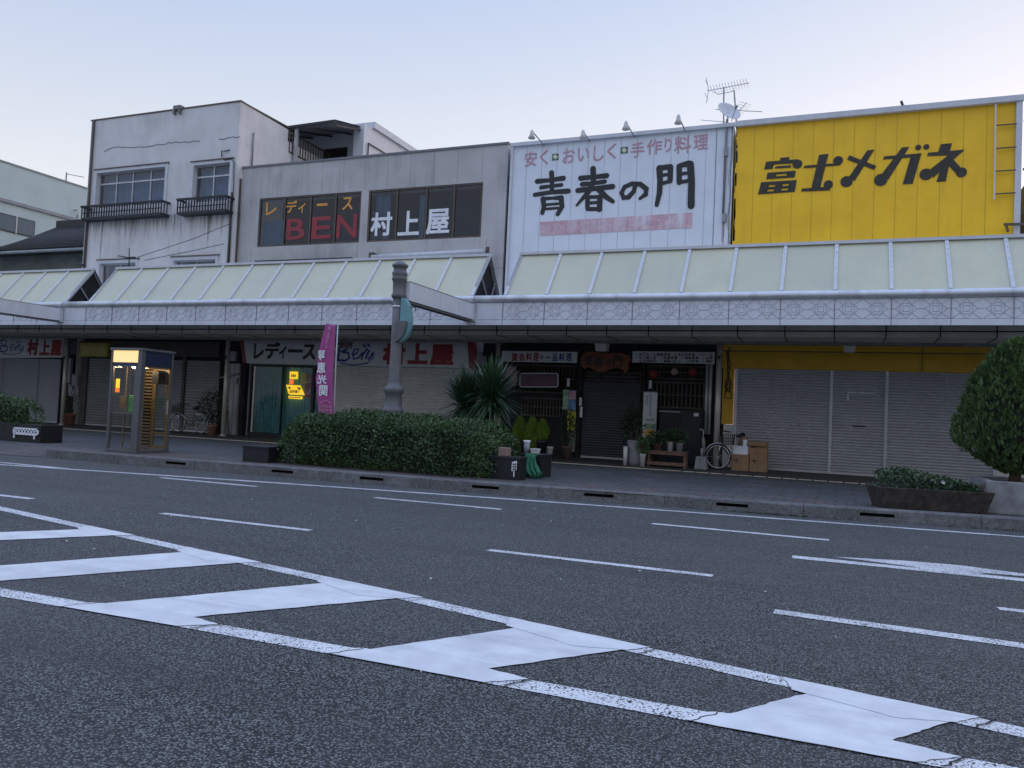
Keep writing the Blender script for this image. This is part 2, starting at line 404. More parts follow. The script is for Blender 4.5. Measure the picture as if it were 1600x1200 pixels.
M['concrete'] = plain("concrete", (.25,.25,.25), .85, var=.3, sc=6, streak=.4, grime=(.10,.10,.10), bmp=.4)
M['mossy'] = plain("mossy_trough", (.065,.052,.043), .95, var=.6, sc=8, streak=.9, grime=(.012,.012,.010), bmp=.9, fine=.7)
M['purple'] = plain("purple_cloth", (.38,.075,.25), .8, var=.15)
M['terracotta'] = plain("terracotta", (.30,.14,.09), .8, var=.2)
M['whitepot'] = plain("white_pot", (.62,.60,.58), .5, var=.1)
M['greypot'] = plain("grey_pot", (.30,.31,.33), .6, var=.2)
M['brownpot'] = plain("brown_pot", (.16,.09,.07), .7)
M['card'] = plain("cardboard", (.34,.20,.11), .85, var=.15, sc=5)
M['foam'] = plain("white_foam", (.80,.81,.84), .7, var=.04)
M['wood'] = plain("weathered_wood", (.19,.11,.075), .8, var=.35, sc=12)
M['plank'] = plain("carved_wood", (.25,.075,.028), .6, var=.35, sc=7)
M['slat'] = plain("lattice_wood", (.10,.085,.075), .7, var=.35, sc=6)
M['lantern_red'] = plain("red_paper", (.22,.022,.02), .6)
M['lantern_pale'] = plain("pale_paper", (.42,.26,.24), .7)
M['lamp_white'] = plain("white_lamp_shade", (.62,.61,.58), .5, var=.1)
M['rubber'] = plain("black_rubber", (.015,.015,.015), .7)
M['chrome'] = plain("bright_metal", (.62,.63,.65), .25, metal=.8, var=.05)
M['netting'] = plain("green_net", (.010,.13,.06), .7, var=.3, sc=30)
M['paper'] = plain("white_paper", (.70,.71,.71), .7, var=.06)
M['posterblue'] = plain("blue_poster", (.15,.30,.55), .5, var=.6, sc=7)
M['posteryellow'] = plain("yellow_poster", (.60,.55,.05), .6)
M['postergreen'] = plain("green_poster", (.30,.45,.30), .5, var=.5, sc=8)
M['violet'] = plain("violet_sign", (.10,.015,.06), .4)
M['whitetile'] = paving("white_wall_tile", (.5,.5,.48), (.46,.46,.45), (.2,.2,.2), .2, .1)
M['blue'] = plain("dark_blue_louver", (.02,.03,.075), .4, var=.1)
M['booth'] = plain("booth_metal", (.13,.135,.145), .38, metal=.4, var=.1)
M['gold'] = plain("booth_bronze", (.22,.15,.07), .45, metal=.2, var=.15)
M['phone'] = plain("green_phone", (.10,.38,.10), .4)
M['lightbox'] = emit("lit_booth_sign", (1.0, .66, .30), .34)
M['tube'] = emit("booth_lamp_tube", (1.0, .72, .40), 22.0)
M['refl_yellow'] = emit("yellow_reflection_glow", (1.0, .62, .02), .34)  # emission stands in for a sign's yellow reflection in shop and booth glass
M['refl_orange'] = emit("orange_reflection_glow", (1.0, .20, .03), .30)  # emission stands in for the orange part of that reflection
M['bark'] = plain("bark", (.07,.05,.035), .9, var=.4, sc=15, bmp=.5)
M['soil'] = plain("soil", (.03,.022,.018), .95)
M['leaf_hedge'] = foliage("hedge_leaf", (.018,.046,.012), (.105,.195,.062), .45)
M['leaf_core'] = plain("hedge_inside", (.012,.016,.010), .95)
M['leaf_conifer'] = foliage("conifer_leaf", (.065,.12,.038), (.18,.28,.095), .6)
M['leaf_yucca'] = foliage("yucca_leaf", (.028,.065,.032), (.07,.13,.065), .4)
M['leaf_kochia'] = foliage("kochia_leaf", (.12,.20,.02), (.20,.30,.03), .6)
M['leaf_pot'] = foliage("pot_leaf", (.025,.055,.022), (.06,.12,.045), .45)
M['leaf_light'] = foliage("light_leaf", (.06,.13,.035), (.11,.20,.07), .45)
M['leaf_dark'] = foliage("dark_leaf", (.012,.03,.014), (.03,.055,.025), .5)
M['flower'] = plain("white_petals", (.8,.8,.75), .6)
M['flower_red'] = plain("dull_red_petals", (.22,.05,.05), .7)
M['grass'] = foliage("weed_leaf", (.05,.09,.03), (.09,.13,.04))
PV = .15      # pavement level
YW = 23.5     # shop front plane
YC = 18.5     # arcade fascia plane

# ================================================================== SETTING
# terrain sheet to the horizon
mb = MB(); mb.add([(-900,-900,-.02),(900,-900,-.02),(900,900,-.02),(-900,900,-.02)], [(0,1,2,3)])
solo("ground", mb, M['concrete'], kind='structure', fix=False)
KL = [(-60, 6.0), (-24, 9.9), (-15.5, 12.05), (-13.19, 12.08), (-10.15, 12.25), (-7.4, 12.36), (-4.6, 12.62), (-3.36, 12.82), (-.45, 13.12), (1.71, 13.54), (8, 14.9), (60, 26)]
def kerb_y(x):
    for (a, b), (c, d) in zip(KL, KL[1:]):
        if a <= x <= c: return b+(d-b)*(x-a)/(c-a)
    return KL[-1][1]
mb = MB(); xs = [-60]+[-26+i*.75 for i in range(52)]+[60]
for a, b_ in zip(xs, xs[1:]):
    mb.add([(a,-40,0),(b_,-40,0),(b_,kerb_y(b_)+.02,0),(a,kerb_y(a)+.02,0)], [(0,1,2,3)])
solo("road", mb, M['asphalt'], kind='structure', fix=False)
# pavement: slabs from kerb back to the arcade, darker tiles beneath the arcade
mb = MB()
for a, b_ in zip(xs, xs[1:]):
    gap = -19.6 < a < -15.5
    ya, yb = kerb_y(a)+(.0 if gap else .26), kerb_y(b_)+(.0 if gap else .26)
    za = zb = .006 if gap else PV
    mb.cur = 1; mb.add([(a,ya,za),(b_,yb,zb),(b_,yb+1.3,PV),(a,ya+1.3,PV)], [(0,1,2,3)])
    mb.cur = 0; mb.add([(a,ya+1.3,PV),(b_,yb+1.3,PV),(b_,19.6,PV),(a,19.6,PV)], [(0,1,2,3)])
    mb.cur = 2; mb.add([(a,19.6,PV),(b_,19.6,PV),(b_,24.5,PV),(a,24.5,PV)], [(0,1,2,3)])
solo("pavement", mb, [M['slab'], M['redslab'], M['darkslab']], kind='structure', fix=False)
mb = MB(); x = -34.0
while x < 9:
    mb.box(x, x+.285, 19.86, 20.04, PV-.01, PV+.005); x += .335 if x > -4 else .29
solo("tactile_line", mb, M['tactile'], kind='structure')
# kerb stones with drainage slots
def slot_stone(mb, x0, x1, slot):
    zt = .185; dep = .20
    def F(x, z): return (x, kerb_y(x)+.03*z/zt, z)
    def B(x, z): return (x, kerb_y(x)+.28, z)
    cols = [x0, x1]; holes = None
    if slot: cols = [x0, slot-.24, slot+.24, x1]; holes = (1, 1)
    zr = [0, .075, .125, zt-.02]
    for i in range(len(cols)-1):
        a, c = cols[i], cols[i+1]
        if holes and i == 1:
            for k in (0, 2): mb.add([F(a,zr[k]),F(c,zr[k]),F(c,zr[k+1]),F(a,zr[k+1])], [(0,1,2,3)])
            q = [F(a,zr[1]),F(c,zr[1]),F(c,zr[2]),F(a,zr[2])]; r = [(p[0],p[1]+dep,p[2]) for p in q]
            mb.cur = 1; mb.add(q+r, [(0,1,5,4),(1,2,6,5),(2,3,7,6),(3,0,4,7),(4,5,6,7)]); mb.cur = 0
        else:
            mb.add([F(a,0),F(c,0),F(c,zr[1]),F(a,zr[1]),F(c,zr[2]),F(a,zr[2]),F(c,zr[3]),F(a,zr[3])], [(0,1,2,3),(3,2,4,5),(5,4,6,7)])
    def T(x): return (x, kerb_y(x)+.055, zt)
    mb.add([F(x0,zr[3]),F(x1,zr[3]),T(x1),T(x0),B(x1,zt),B(x0,zt),B(x1,0),B(x0,0)], [(0,1,2,3),(3,2,4,5),(5,4,6,7)])
    for x in (x0, x1): mb.add([F(x,0),F(x,zr[1]),F(x,zr[2]),F(x,zr[3]),T(x),B(x,zt),B(x,0)], [(0,1,2,3,4,5,6)])
mb = MB()
joints = [onZ(px, py)[0] for px, py in ((497,751),(664,765),(840,777),(1036,792),(1255,808))]
slots = [onZ(px, py)[0] for px, py in ((268,732),(420,747),(578,757),(750,772),(940,782),(1145,798),(1370,815))]
edges = sorted([-15.55, -13.5, -11.6]+joints+[2.0, 4.2, 6.4, 8.6, 10.8])
for a, c in zip(edges, edges[1:]):
    s = [v for v in slots if a+.3 < v < c-.3]
    slot_stone(mb, a+.004, c-.004, s[0] if s else None)
for a, c in ((-26, -23.5), (-23.5, -21.2), (-21.2, -19.4)): slot_stone(mb, a+.004, c-.004, None)
solo("kerb", mb, [M['kerb'], M['hole']], kind='structure', fix=False)
# low concrete gutter strip along the kerb
# painted markings
def ribbon(mb, pts, w, z=.004):
    P = [Vector(p) for p in pts]; vs = []
    for i, p in enumerate(P):
        d = (P[min(i+1, len(P)-1)]-P[max(i-1, 0)]).normalized(); n = Vector((-d.y, d.x))
        vs += [(*(p+n*w/2), z), (*(p-n*w/2), z)]
    mb.add(vs, [(2*i, 2*i+1, 2*i+3, 2*i+2) for i in range(len(P)-1)])
def marking(name, mb): return solo(name, mb, [M['paint'], M['paint_new'], M['paint_mid']], kind='structure', fix=False)
rnd0 = random.Random(5)
mb = MB(); ribbon(mb, [(-30,7.4),(-20,9.05),(-14.3,10.2),(-9.29,11.2),(-4.83,11.98),(-.93,12.52),(2.42,12.95),(9,13.9)], .13); marking("edge_line", mb)
mb = MB()
for a, c, y in ((-19.4,-17.3,10.5),(-15.1,-13.0,10.5),(-10.74,-8.72,10.52),(-6.5,-4.42,10.58),(-2.25,-.06,10.62),(2.1,4.3,10.6)): ribbon(mb, [(a,y),(c,y+.03)], .12)
for a, c, y in ((-11.7,-9.53,7.22),(-7.4,-5.29,7.30),(-3.2,-1.0,7.39),(1.22,3.4,7.44)): ribbon(mb, [(a,y),(c,y+.02)], .115)
mb2 = mb; ribbon(mb2, [(-.40,6.285),(1.75,6.20)], .15)
marking("lane_dash_marking", mb)
mb = MB(); q = [onZ(px, py) for px, py in ((1238,868),(1600,904.5),(1600,909),(1238,872.5))]; mb.add([(*p, .004) for p in q], [(0,1,2,3)])
q = [onZ(px, py) for px, py in ((1301,870.3),(1420,877),(1502,884),(1600,897),(1600,901),(1540,896),(1520,899),(1470,893),(1412,884))]; mb.add([(*p, .0045) for p in q], [tuple(range(9))])
mb.add([(*p, .0045) for p in (onZ(1600,897), (2.7,9.3), (2.7,9.18), onZ(1600,901))], [(0,1,2,3)]); mb.add([(*p, .004) for p in (onZ(1600,904.5), (2.7,8.98), (2.7,8.86), onZ(1600,909))], [(0,1,2,3)])
marking("arrow_marking", mb)
mb = MB()
UPL = [(-14, 7.7), (-9.117,6.46),(-5.232,5.66),(-3.477,5.31),(-1.987,4.97),(-1.185,4.80),(-.15,4.585),(.852,4.41),(3.5,3.93)]
LOL = [(-14, 3.70), (-5.2,3.79),(-3.65,3.845),(-2.3,3.86),(-.4,3.855),(.4,3.86),(3.5,3.87)]
ribbon(mb, UPL, .15); ribbon(mb, LOL, .16)
def y_up(x, o=.0):
    for (a, b_), (c, d) in zip(UPL, UPL[1:]):
        if a <= x <= c: return b_+(d-b_)*(x-a)/(c-a)+o
    return 3.9+o
def y_lo(x, o=.0):
    for (a, b_), (c, d) in zip(LOL, LOL[1:]):
        if a <= x <= c: return b_+(d-b_)*(x-a)/(c-a)+o
    return 3.86+o
crk = MB()
for l0, l1, u1, u0 in ((-8.55,-7.85,-6.53,-7.02), (-6.28,-5.62,-4.66,-5.36), (-4.45,-3.76,-2.90,-3.60), (-2.43,-1.74,-1.14,-1.84), (-.46,.22,.54,-.08), (1.45,2.12,2.45,1.85)):
    P = lambda x, f, fn, o: (x+rnd0.uniform(-.006,.006), fn(x, o)+rnd0.uniform(-.004,.004))
    def edge(p, q, n=14): return [(p[0]+(q[0]-p[0])*k/n+rnd0.uniform(-.006,.006), p[1]+(q[1]-p[1])*k/n+rnd0.uniform(-.006,.006)) for k in range(n+1)]
    A0, A1, B1, B0 = (l0, y_lo(l0, .07)), (l1, y_lo(l1, .07)), (u1, y_up(u1, -.065)), (u0, y_up(u0, -.065))
    L = edge(A0, B0); Rr = edge(A1, B1); n = len(L)
    mb.cur = 2; mb.add([(x, y, .0065) for x, y in L+Rr], [(k, n+k, n+k+1, k+1) for k in range(n-1)])
    mb.cur = 1                                    # thick fresh paint where the bars flow into the border lines
    lo = [(l0-.16, y_lo(l0, -.085)), (l1+.12, y_lo(l1, -.085)), (l1+.30, y_lo(l1, .078)), (l1+.03, y_lo(l1, .13)), ((l0*.72+l1*.28)+.10, y_lo(l0, .30)), (l0+.02, y_lo(l0, .10)), (l0-.06, y_lo(l0, .078))]
    up = [(u0-.10, y_up(u0, -.10)), (u1*.6+u0*.4, y_up(u1, -.16)), (u1+.02, y_up(u1, -.075)), (u1+.13, y_up(u1+.1, .078)), (u0-.16, y_up(u0-.1, .08))]
    for q in (lo, up):
        qq = []
        for p, r_ in zip(q, q[1:]+q[:1]): qq += edge(p, r_, 6)[:-1]
        mb.add([(x, y, .0085) for x, y in qq], [tuple(range(len(qq)))])
    for x, fn, sg in ((l0-.12, y_lo, 1), (l1+.22, y_lo, 1), (u1+.10, y_up, 1)):
        pts = [(x+.10*k/5+rnd0.uniform(-.012,.012), fn(x, -.085+.165*k/5)) for k in range(6)]
        ribbon(crk, pts, rnd0.uniform(.006,.014), .0105)
marking("hatched_zone_marking", mb)
solo("paint_cracks", crk, M['hole'], kind='structure', fix=False)
# leaf litter and paper scraps on the road
mb = MB()
for i in range(26):
    x, y = random.uniform(-8, 3), random.uniform(3.2, 12)
    a = random.random()*6; s = random.uniform(.008, .022)
    mb.add([(x+s*math.cos(a+k*1.57)*(1 if k % 2 else .5), y+s*math.sin(a+k*1.57), .006+.01*(k % 2)) for k in range(4)], [(0,1,2,3)])
solo("litter_scraps", mb, M['paper'], label="tiny pale scraps scattered over the dark asphalt", cat="litter", kind='stuff', fix=False)

# ================================================================== BUILDINGS
def px_rect(mb, l, t, r, b_, Y, th, back=True):      # box whose front face is on plane Y, corners from photo px
    x0, _ = onY(l, (t+b_)/2, Y); x1, _ = onY(r, (t+b_)/2, Y); _, z1 = onY((l+r)/2, t, Y); _, z0 = onY((l+r)/2, b_, Y)
    mb.box(x0, x1, Y, Y+th, z0, z1); return x0, x1, z0, z1
def wall_with_holes(mb, x0, x1, z0, z1, yf, yb, holes):
    xs = sorted({x0, x1, *[h[0] for h in holes], *[h[1] for h in holes]})
    zs = sorted({z0, z1, *[h[2] for h in holes], *[h[3] for h in holes]})
    for a, b_ in zip(xs, xs[1:]):
        zr = None
        for c, d in zip(zs, zs[1:]):
            inside = any(h[0]-1e-6 <= a and b_ <= h[1]+1e-6 and h[2]-1e-6 <= c and d <= h[3]+1e-6 for h in holes)
            if not inside:
                mb.add([(a,yf,c),(b_,yf,c),(b_,yf,d),(a,yf,d)], [(0,1,2,3)])
    for h in holes:
        a, b_, c, d = h
        mb.add([(a,yf,c),(b_,yf,c),(b_,yf,d),(a,yf,d),(a,yb,c),(b_,yb,c),(b_,yb,d),(a,yb,d)], [(0,4,5,1),(1,5,6,2),(2,6,7,3),(3,7,4,0)])
def window(par, x0, x1, z0, z1, yf, bars=(), rails=(), fm='alu', glass='glass', fw=.045, dep=.07, back=.5, backmat='dark'):
    f = MB(); y0, y1 = yf, yf+dep
    f.box(x0,x1,y0,y1,z0,z0+fw); f.box(x0,x1,y0,y1,z1-fw,z1); f.box(x0,x0+fw,y0,y1,z0+fw,z1-fw); f.box(x1-fw,x1,y0,y1,z0+fw,z1-fw)
    for bx in bars: f.box(bx-fw*.45,bx+fw*.45,y0+.004,y1,z0+fw,z1-fw)
    for rz in rails: f.box(x0+fw,x1-fw,y0+.002,y1-.005,rz-fw*.6,rz+fw*.6)
    fr = part(par, "window", f, M[fm])
    g = MB(); g.add([(x0+.01,yf+dep*.6,z0+.01),(x1-.01,yf+dep*.6,z0+.01),(x1-.01,yf+dep*.6,z1-.01),(x0+.01,yf+dep*.6,z1-.01)], [(0,1,2,3)])
    part(fr, "pane", g, M[glass], fix=False)
    if back:
        g = MB(); g.add([(x0,yf+back,z0),(x1,yf+back,z0),(x1,yf+back,z1),(x0,yf+back,z1)], [(0,1,2,3)])
        part(fr, "interior", g, M[backmat], fix=False)
    return fr

# ---- white rendered building (left of centre)
CX0, CX1, CY = -28.55, -20.92, 23.2
CZ = 12.45
B = thing("white_building", "three storey cream white rendered building with two small black iron balconies", "building", (CX0, CY, 0))
_, ct1 = onY(379, 160, CY); _, ct0 = onY(143, 188, CY)
CZ = (ct0+ct1)/2
w1 = [onY(150.5, 300, CY)[0], onY(257.5, 290, CY)[0], onY(200, 322, CY)[1], onY(204, 266, CY)[1]]
w2 = [onY(302, 285, CY)[0], onY(358.5, 285, CY)[0], onY(330, 315, CY)[1], onY(330, 256.5, CY)[1]]
w3 = [onY(156, 420, CY)[0], onY(212, 420, CY)[0], onY(184, 445, CY)[1], onY(184, 411, CY)[1]]
w4 = [onY(272, 412, CY)[0], onY(337, 412, CY)[0], onY(305, 440, CY)[1], onY(305, 406, CY)[1]]
mb = MB(); wall_with_holes(mb, CX0, CX1, 3.9, CZ, CY, CY+.28, [w1, w2, w3, w4])
mb.add([(CX1,CY,0),(CX1,28.9,0),(CX1,28.9,CZ-.55),(CX1,26.0,CZ-.55),(CX1,26.0,CZ-.08),(CX1,CY,CZ)], [(0,1,2,3,4,5)])
mb.add([(CX0,CY,0),(CX0,34,0),(CX0,34,CZ),(CX0,CY,CZ)], [(0,1,2,3)])
mb.add([(CX0,CY,CZ),(CX1,CY,CZ),(CX1,CY+.25,CZ),(CX0,CY+.25,CZ)], [(0,1,2,3)])
part(B, "wall", mb, M['white_wall'], fix=False)
mb = MB(); mb.box(CX0+.02,CX1-.02,CY+.27,34,CZ-1.0,CZ-.6); part(B, "roof", mb, M['concrete'])
mb = MB(); mb.box(CX0-.03,CX1+.03,CY-.03,CY+.22,CZ,CZ+.05); mb.box(CX1-.2,CX1+.03,CY+.22,26,CZ-.01,CZ+.04); part(B, "coping", mb, M['frame'])
for k, h in enumerate((w1, w2, w3, w4)):
    x0, x1, z0, z1 = h; wd = x1-x0
    bars = [x0+wd*.5] if k else [x0+wd*.26, x0+wd*.5, x0+wd*.76]
    window(B, x0, x1, z0, z1, CY+.12, bars, [z1-(z1-z0)*.30] if k < 2 else [], 'alu', 'glass', .05, .07, .30, 'curtain_white')
    f = MB(); tw = .13
    f.box(x0-tw,x1+tw,CY-.035,CY-.002,z1,z1+tw); f.box(x0-tw,x0,CY-.035,CY-.002,z0-.05,z1); f.box(x1,x1+tw,CY-.035,CY-.002,z0-.05,z1)
    part(B, "window_surround", f, M['trim_white'])
    f = MB(); f.box(x0-tw-.03,x1+tw+.05,CY-.07,CY-.003,z1+tw,z1+tw+.035); part(B, "lintel_ledge", f, M['frame'])
def balcony(x0, x1, z0, z1, d=.42):
    yf = CY-d; root = MB()
    root.box(x0,x1,yf,CY-.005,z0,z0+.09)
    bal = part(B, "balcony", root, M['iron'])
    r = MB(); r.box(x0-.03,x1+.03,yf-.03,yf+.04,z1-.07,z1); r.box(x0-.03,x0+.05,yf+.04,CY-.005,z1-.07,z1); r.box(x1-.05,x1+.03,yf+.04,CY-.005,z1-.07,z1)
    r.box(x0,x1,yf,yf+.03,z0+.25,z0+.28)
    part(bal, "handrail", r, M['iron'])
    s = MB(); n = round((x1-x0)/.135)
    for i in range(n+1):
        x = x0+.02+(x1-x0-.04)*i/n; s.box(x-.022,x+.022,yf,yf+.03,z0+.09,z1-.07)
    for i in range(1, 3):
        for xx in (x0+.02, x1-.02): s.box(xx-.015,xx+.015,yf+d*i/3,yf+d*i/3+.03,z0+.09,z1-.07)
    part(bal, "balusters", s, M['iron'])
yb = CY-.42
bz = lambda px, py: onY(px, py, yb)
balcony(bz(127,330)[0], bz(252,325)[0], bz(190,339.5)[1], bz(190,317)[1])
balcony(bz(276.5,320)[0], bz(352.5,318)[0], bz(315,332.5)[1], bz(315,307.5)[1])
for q, r_ in (([(CX0+.18,CY-.06,CZ),(CX0+.18,CY-.06,4.5)], .05), ([(CX1-.12,CY-.05,9.1),(CX1-.12,CY-.05,4.5)], .035)):
    mb = MB(); mb.tube(q, r_); part(B, "drainpipe", mb, M['frame'])
mb = MB()
def crack(pts, w=.03):
    P = [onY(*p, CY) for p in pts]
    Q = []
    for a, c in zip(P, P[1:]):
        for k in range(5): Q.append((a[0]+(c[0]-a[0])*k/5+random.uniform(-.02,.02), CY-.004, a[1]+(c[1]-a[1])*k/5+random.uniform(-.03,.03)))
    Q.append((P[-1][0], CY-.004, P[-1][1])); mb.tube(Q, w/2, 4)
crack([(163,237),(174,231),(190,229),(218,230),(252,226),(266,222.5),(285,222.5),(312,221)]); crack([(342,218),(360,215),(375,213.5)])
part(B, "wall_crack", mb, M['seam'])
mb = MB()
def wire(pts, Y, r=.012):
    mb.tube([(onY(*p, Y)[0], Y, onY(*p, Y)[1]) for p in pts], r, 5)
wire([(347,245),(346,236),(352,236),(359,234)], CY-.05, .02); wire([(346,247),(352,250),(362,248),(366,254),(365,290),(362,330),(358,410)], CY-.05, .018)
wire([(358,350),(300,374),(215,402)], CY-.5); wire([(350,381),(300,392),(225,407)], CY-.5)
part(B, "wall_cable", mb, M['iron'])
mb = MB(); x, z = onY(279, 171, CY); mb.box(x-.16,x+.2,CY-.12,CY+.1,z-.03,z+.12); mb.box(x-.18,x-.1,CY-.12,CY+.1,z-.2,z-.03); mb.box(x+.1,x+.17,CY-.12,CY+.1,z-.2,z-.03); part(B, "parapet_fitting", mb, M['concrete'])
mb = MB(); x, z = onY(397, 218, CY+.6); mb.box(CX1+.01,CX1+.25,CY+.9,CY+1.3,9.9,10.25); mb.tube([(CX1+.05,CY+.75,11.6),(CX1+.05,CY+.75,10.3)], .03, 6); part(B, "wall_box", mb, M['greypot'])
# ground floor of the white building: shutters below the arcade
def shutter(par, x0, x1, z0, z1, yf, mat, pitch=.078, name="shutter"):
    s = MB(); s.corr(x0, x1, yf, z0+.06, z1, pitch); sh = part(par, name, s, M[mat], fix=False)
    q = MB(); q.box(x0, x1, yf-.005, yf+.03, z0, z0+.06); part(sh, "bottom_bar", q, M['alu'])
    return sh
def gx(px, py=620, Y=YW): return onY(px, py, Y)[0]
def gz(px, py, Y=YW): return onY(px, py, Y)[1]
YS = YW-.12
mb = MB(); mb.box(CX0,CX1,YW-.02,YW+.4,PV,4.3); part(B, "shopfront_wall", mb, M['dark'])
for a, c in ((136, 206), (206, 284), (289, 342)):
    shutter(B, gx(a,610,YS), gx(c,610,YS)-.03, PV, gz(160,560,YS), YS, 'shutter_old', .108)
mb = MB(); 
for a, c in ((127, 135.5), (284.5, 288.5)): mb.box(gx(a,610,YS), gx(c,610,YS), YS-.05, YS+.09, PV, 3.1)
mb.box(gx(112,540,YS), gx(345,540,YS), YS-.06, YS+.09, 2.98, 3.55)
part(B, "shopfront_frame", mb, M['brown'])

# ---- rooftop hut behind
X0 = onY(570,187,28)[0]; PH = thing("rooftop_hut", "pale rooftop hut with ribbed awning and railing behind the grey shop", "hut", (X0-3, 28, 9))
zt = onY(570,187,28)[1]
mb = MB(); mb.box(X0-4.6, X0, 28.9, 34, 9.5, zt-.15); mb.box(X0-.5, X0, 28.0, 28.9, 9.5, zt-.15); part(PH, "wall", mb, M['trim_white'])
mb = MB(); mb.box(X0-4.7,X0+.12,28.6,34.4,zt-.15,zt+.12); part(PH, "roof", mb, M['trim_white'])
mb = MB()
mb.add([(X0-6.0,26.2,zt-.75),(X0-.2,26.2,zt-.62),(X0-.2,28.95,zt-.05),(X0-5.2,28.95,zt-.1)], [(0,1,2,3)])
mb.add([(X0-6.0,26.2,zt-.80),(X0-.2,26.2,zt-.67),(X0-.2,28.95,zt-.1),(X0-5.2,28.95,zt-.15)], [(0,1,2,3)])
part(PH, "awning", mb, M['greypot'], fix=False)
mb = MB()
for k in range(6): mb.bar((X0-5.7+k*1.1,26.2,zt-.86),(X0-5.3+k*1.02,28.9,zt-.2),.06,.06)
mb.bar((X0-6,26.2,zt-.8),(X0-.2,26.2,zt-.68),.06,.1)
part(PH, "awning_frame", mb, M['iron'])
mb = MB(); mb.box(X0-2.2,X0-2.08,26.3,26.42,9.5,zt-.75); part(PH, "awning_post", mb, M['alu'])
mb = MB(); mb.box(X0-2.6,X0-1.4,28.87,28.93,10.6,zt-.75); part(PH, "window", mb, M['dark'])
mb = MB(); ra = (CX1+.02, 26.1, CZ-.15); rb = (CX1+.02, 30.5, CZ-.2)
mb.bar(ra, rb, .05, .07); mb.bar((ra[0],ra[1],CZ-.95),(rb[0],rb[1],CZ-1), .05, .05)
for k in range(26):
    y = 26.1+4.4*k/25; mb.bar((ra[0],y,CZ-.95),(ra[0],y,CZ-.17), .03, .03)
part(PH, "railing", mb, M['frame'])
mb = MB(); mb.bar((X0+.05,28.3,zt-.9),(X0+.05,33,zt-.9),.04,.04)
for k in range(4): mb.bar((X0+.05,28.3+k*1.5,9.5),(X0+.05,28.3+k*1.5,zt-.9),.04,.04)
part(PH, "side_railing", mb, M['iron'])

# ---- grey panel building (BEN)
EX0, EX1 = -20.88, -10.12; EZ = (onY(380,263,YW)[1]+onY(793,226,YW)[1])/2
B = thing("grey_shop_building", "grey panelled shop building with lettered bronze windows on its upper floor", "building", (EX0, YW, 0))
ba = [onY(403.5,348,YW)[0], onY(563,340,YW)[0], onY(483,382.5,YW)[1], onY(483,304.5,YW)[1]]
bb = [onY(574.5,338,YW)[0], onY(753,330,YW)[0], onY(664,374.5,YW)[1], onY(664,292,YW)[1]]
bb[2] = ba[2]; bb[3] = ba[3]
SW = [gx(391,620), gx(515,620), PV+.12, gz(440,571)]
mb = MB(); wall_with_holes(mb, EX0, EX1, 0, EZ, YW, YW+.09, [ba, bb, SW])
mb.add([(EX1,YW,0),(EX1,34,0),(EX1,34,EZ),(EX1,YW,EZ)], [(0,1,2,3)])
part(B, "wall", mb, M['grey_wall'], fix=False)
mb = MB(); mb.box(EX0,EX1-.02,YW+.3,34,EZ-.5,EZ-.3); part(B, "roof", mb, M['concrete'])
mb = MB(); mb.box(EX0-.02,EX1+.02,YW-.04,YW+.25,EZ,EZ+.07); mb.box(EX1-.12,EX1+.03,YW+.25,34,EZ,EZ+.06); part(B, "coping", mb, M['seam'])
mb = MB()
for k in range(1, 12):
    x = EX0+(EX1-EX0)*k/12; mb.box(x-.003,x+.003,YW-.003,YW+.01,ba[3]+.02,EZ-.01)
for x in (ba[0]-.25, bb[1]+.22, (ba[1]+bb[0])/2-.2): mb.box(x-.006,x+.006,YW-.003,YW+.01,5.2,ba[2]-.05)
mb.box(EX0,EX1,YW-.003,YW+.01,ba[2]-1.05,ba[2]-1.035)
part(B, "panel_seams", mb, M['seam'])
mb = MB(); mb.box(EX0-.12,EX0-.02,YW-.12,YW-.02,4.3,EZ-.4); part(B, "downpipe", mb, M['frame'])
mb = MB(); mb.tube([(EX1+.05,YW+.12,4.3),(EX1+.05,YW+.12,EZ-1.0)], .04); part(B, "drainpipe", mb, M['iron'])
mb = MB(); mb.tube([(EX1+.10,YW+.3,4.3),(EX1+.10,YW+.3,EZ-1.2)], .05); part(B, "drainpipe", mb, M['iron'])
# windows and their lettering
wa = window(B, *ba, YW+.02, [onY(p,345,YW)[0] for p in (443.4,483.7,522.5)], (), 'frame', 'glass', .06, .07, .0)
wb = window(B, *bb, YW+.02, [onY(p,335,YW)[0] for p in (618.8,664.8,708)], (), 'frame', 'glass', .06, .07, .0)
mb = MB(); mb.box(ba[0]-.2,bb[1]+.2,YW+1.6,YW+1.7,ba[2]-.3,ba[3]+.3); mb.box(ba[0]-.2,bb[1]+.2,YW+.12,YW+1.6,ba[2]-.3,ba[2]-.25); part(B, "interior", mb, plain('room_dark', (.04,.062,.11), .9))
mb = MB()
a_, _ = onY(406,345,YW); c_, _ = onY(441,345,YW); mb.box(a_,c_,YW+.20,YW+.21,ba[2]+.05,ba[2]+1.0)
part(wa, "frosted_film", mb, M['frost'])
mb = MB()
for l, t_, r, b_ in ((581,330,592,374),(587,303,598,372),(597,299,609,374)): px_rect(mb, l, t_, r, b_, YW+.3, .12)
px_rect(mb, 750, 352, 753, 372, YW+.3, .1); px_rect(mb, 655, 305, 663, 372, YW+.4, .1)
part(wb, "stored_panels", mb, M['frost'])
YL = YW+.045
mb = MB()
for ch, bx in (("レ",(415.6,316.5,432,336)),("デ",(447,313.7,464,332.5)),("ィ",(465.8,317.5,477,332.5)),("ー",(495,317.5,511.6,321.8)),("ス",(535,308,551,328))): putpx(mb, ch, bx, YL, .022)
part(wa, "orange_lettering", mb, M['orange'])
mb = MB()
for ch, bx in (("B",(447.8,341.5,476.5,374.5)),("E",(486.8,338.5,517,373)),("N",(526,335,557.6,371.3))): putpx(mb, ch, bx, YL, .03)
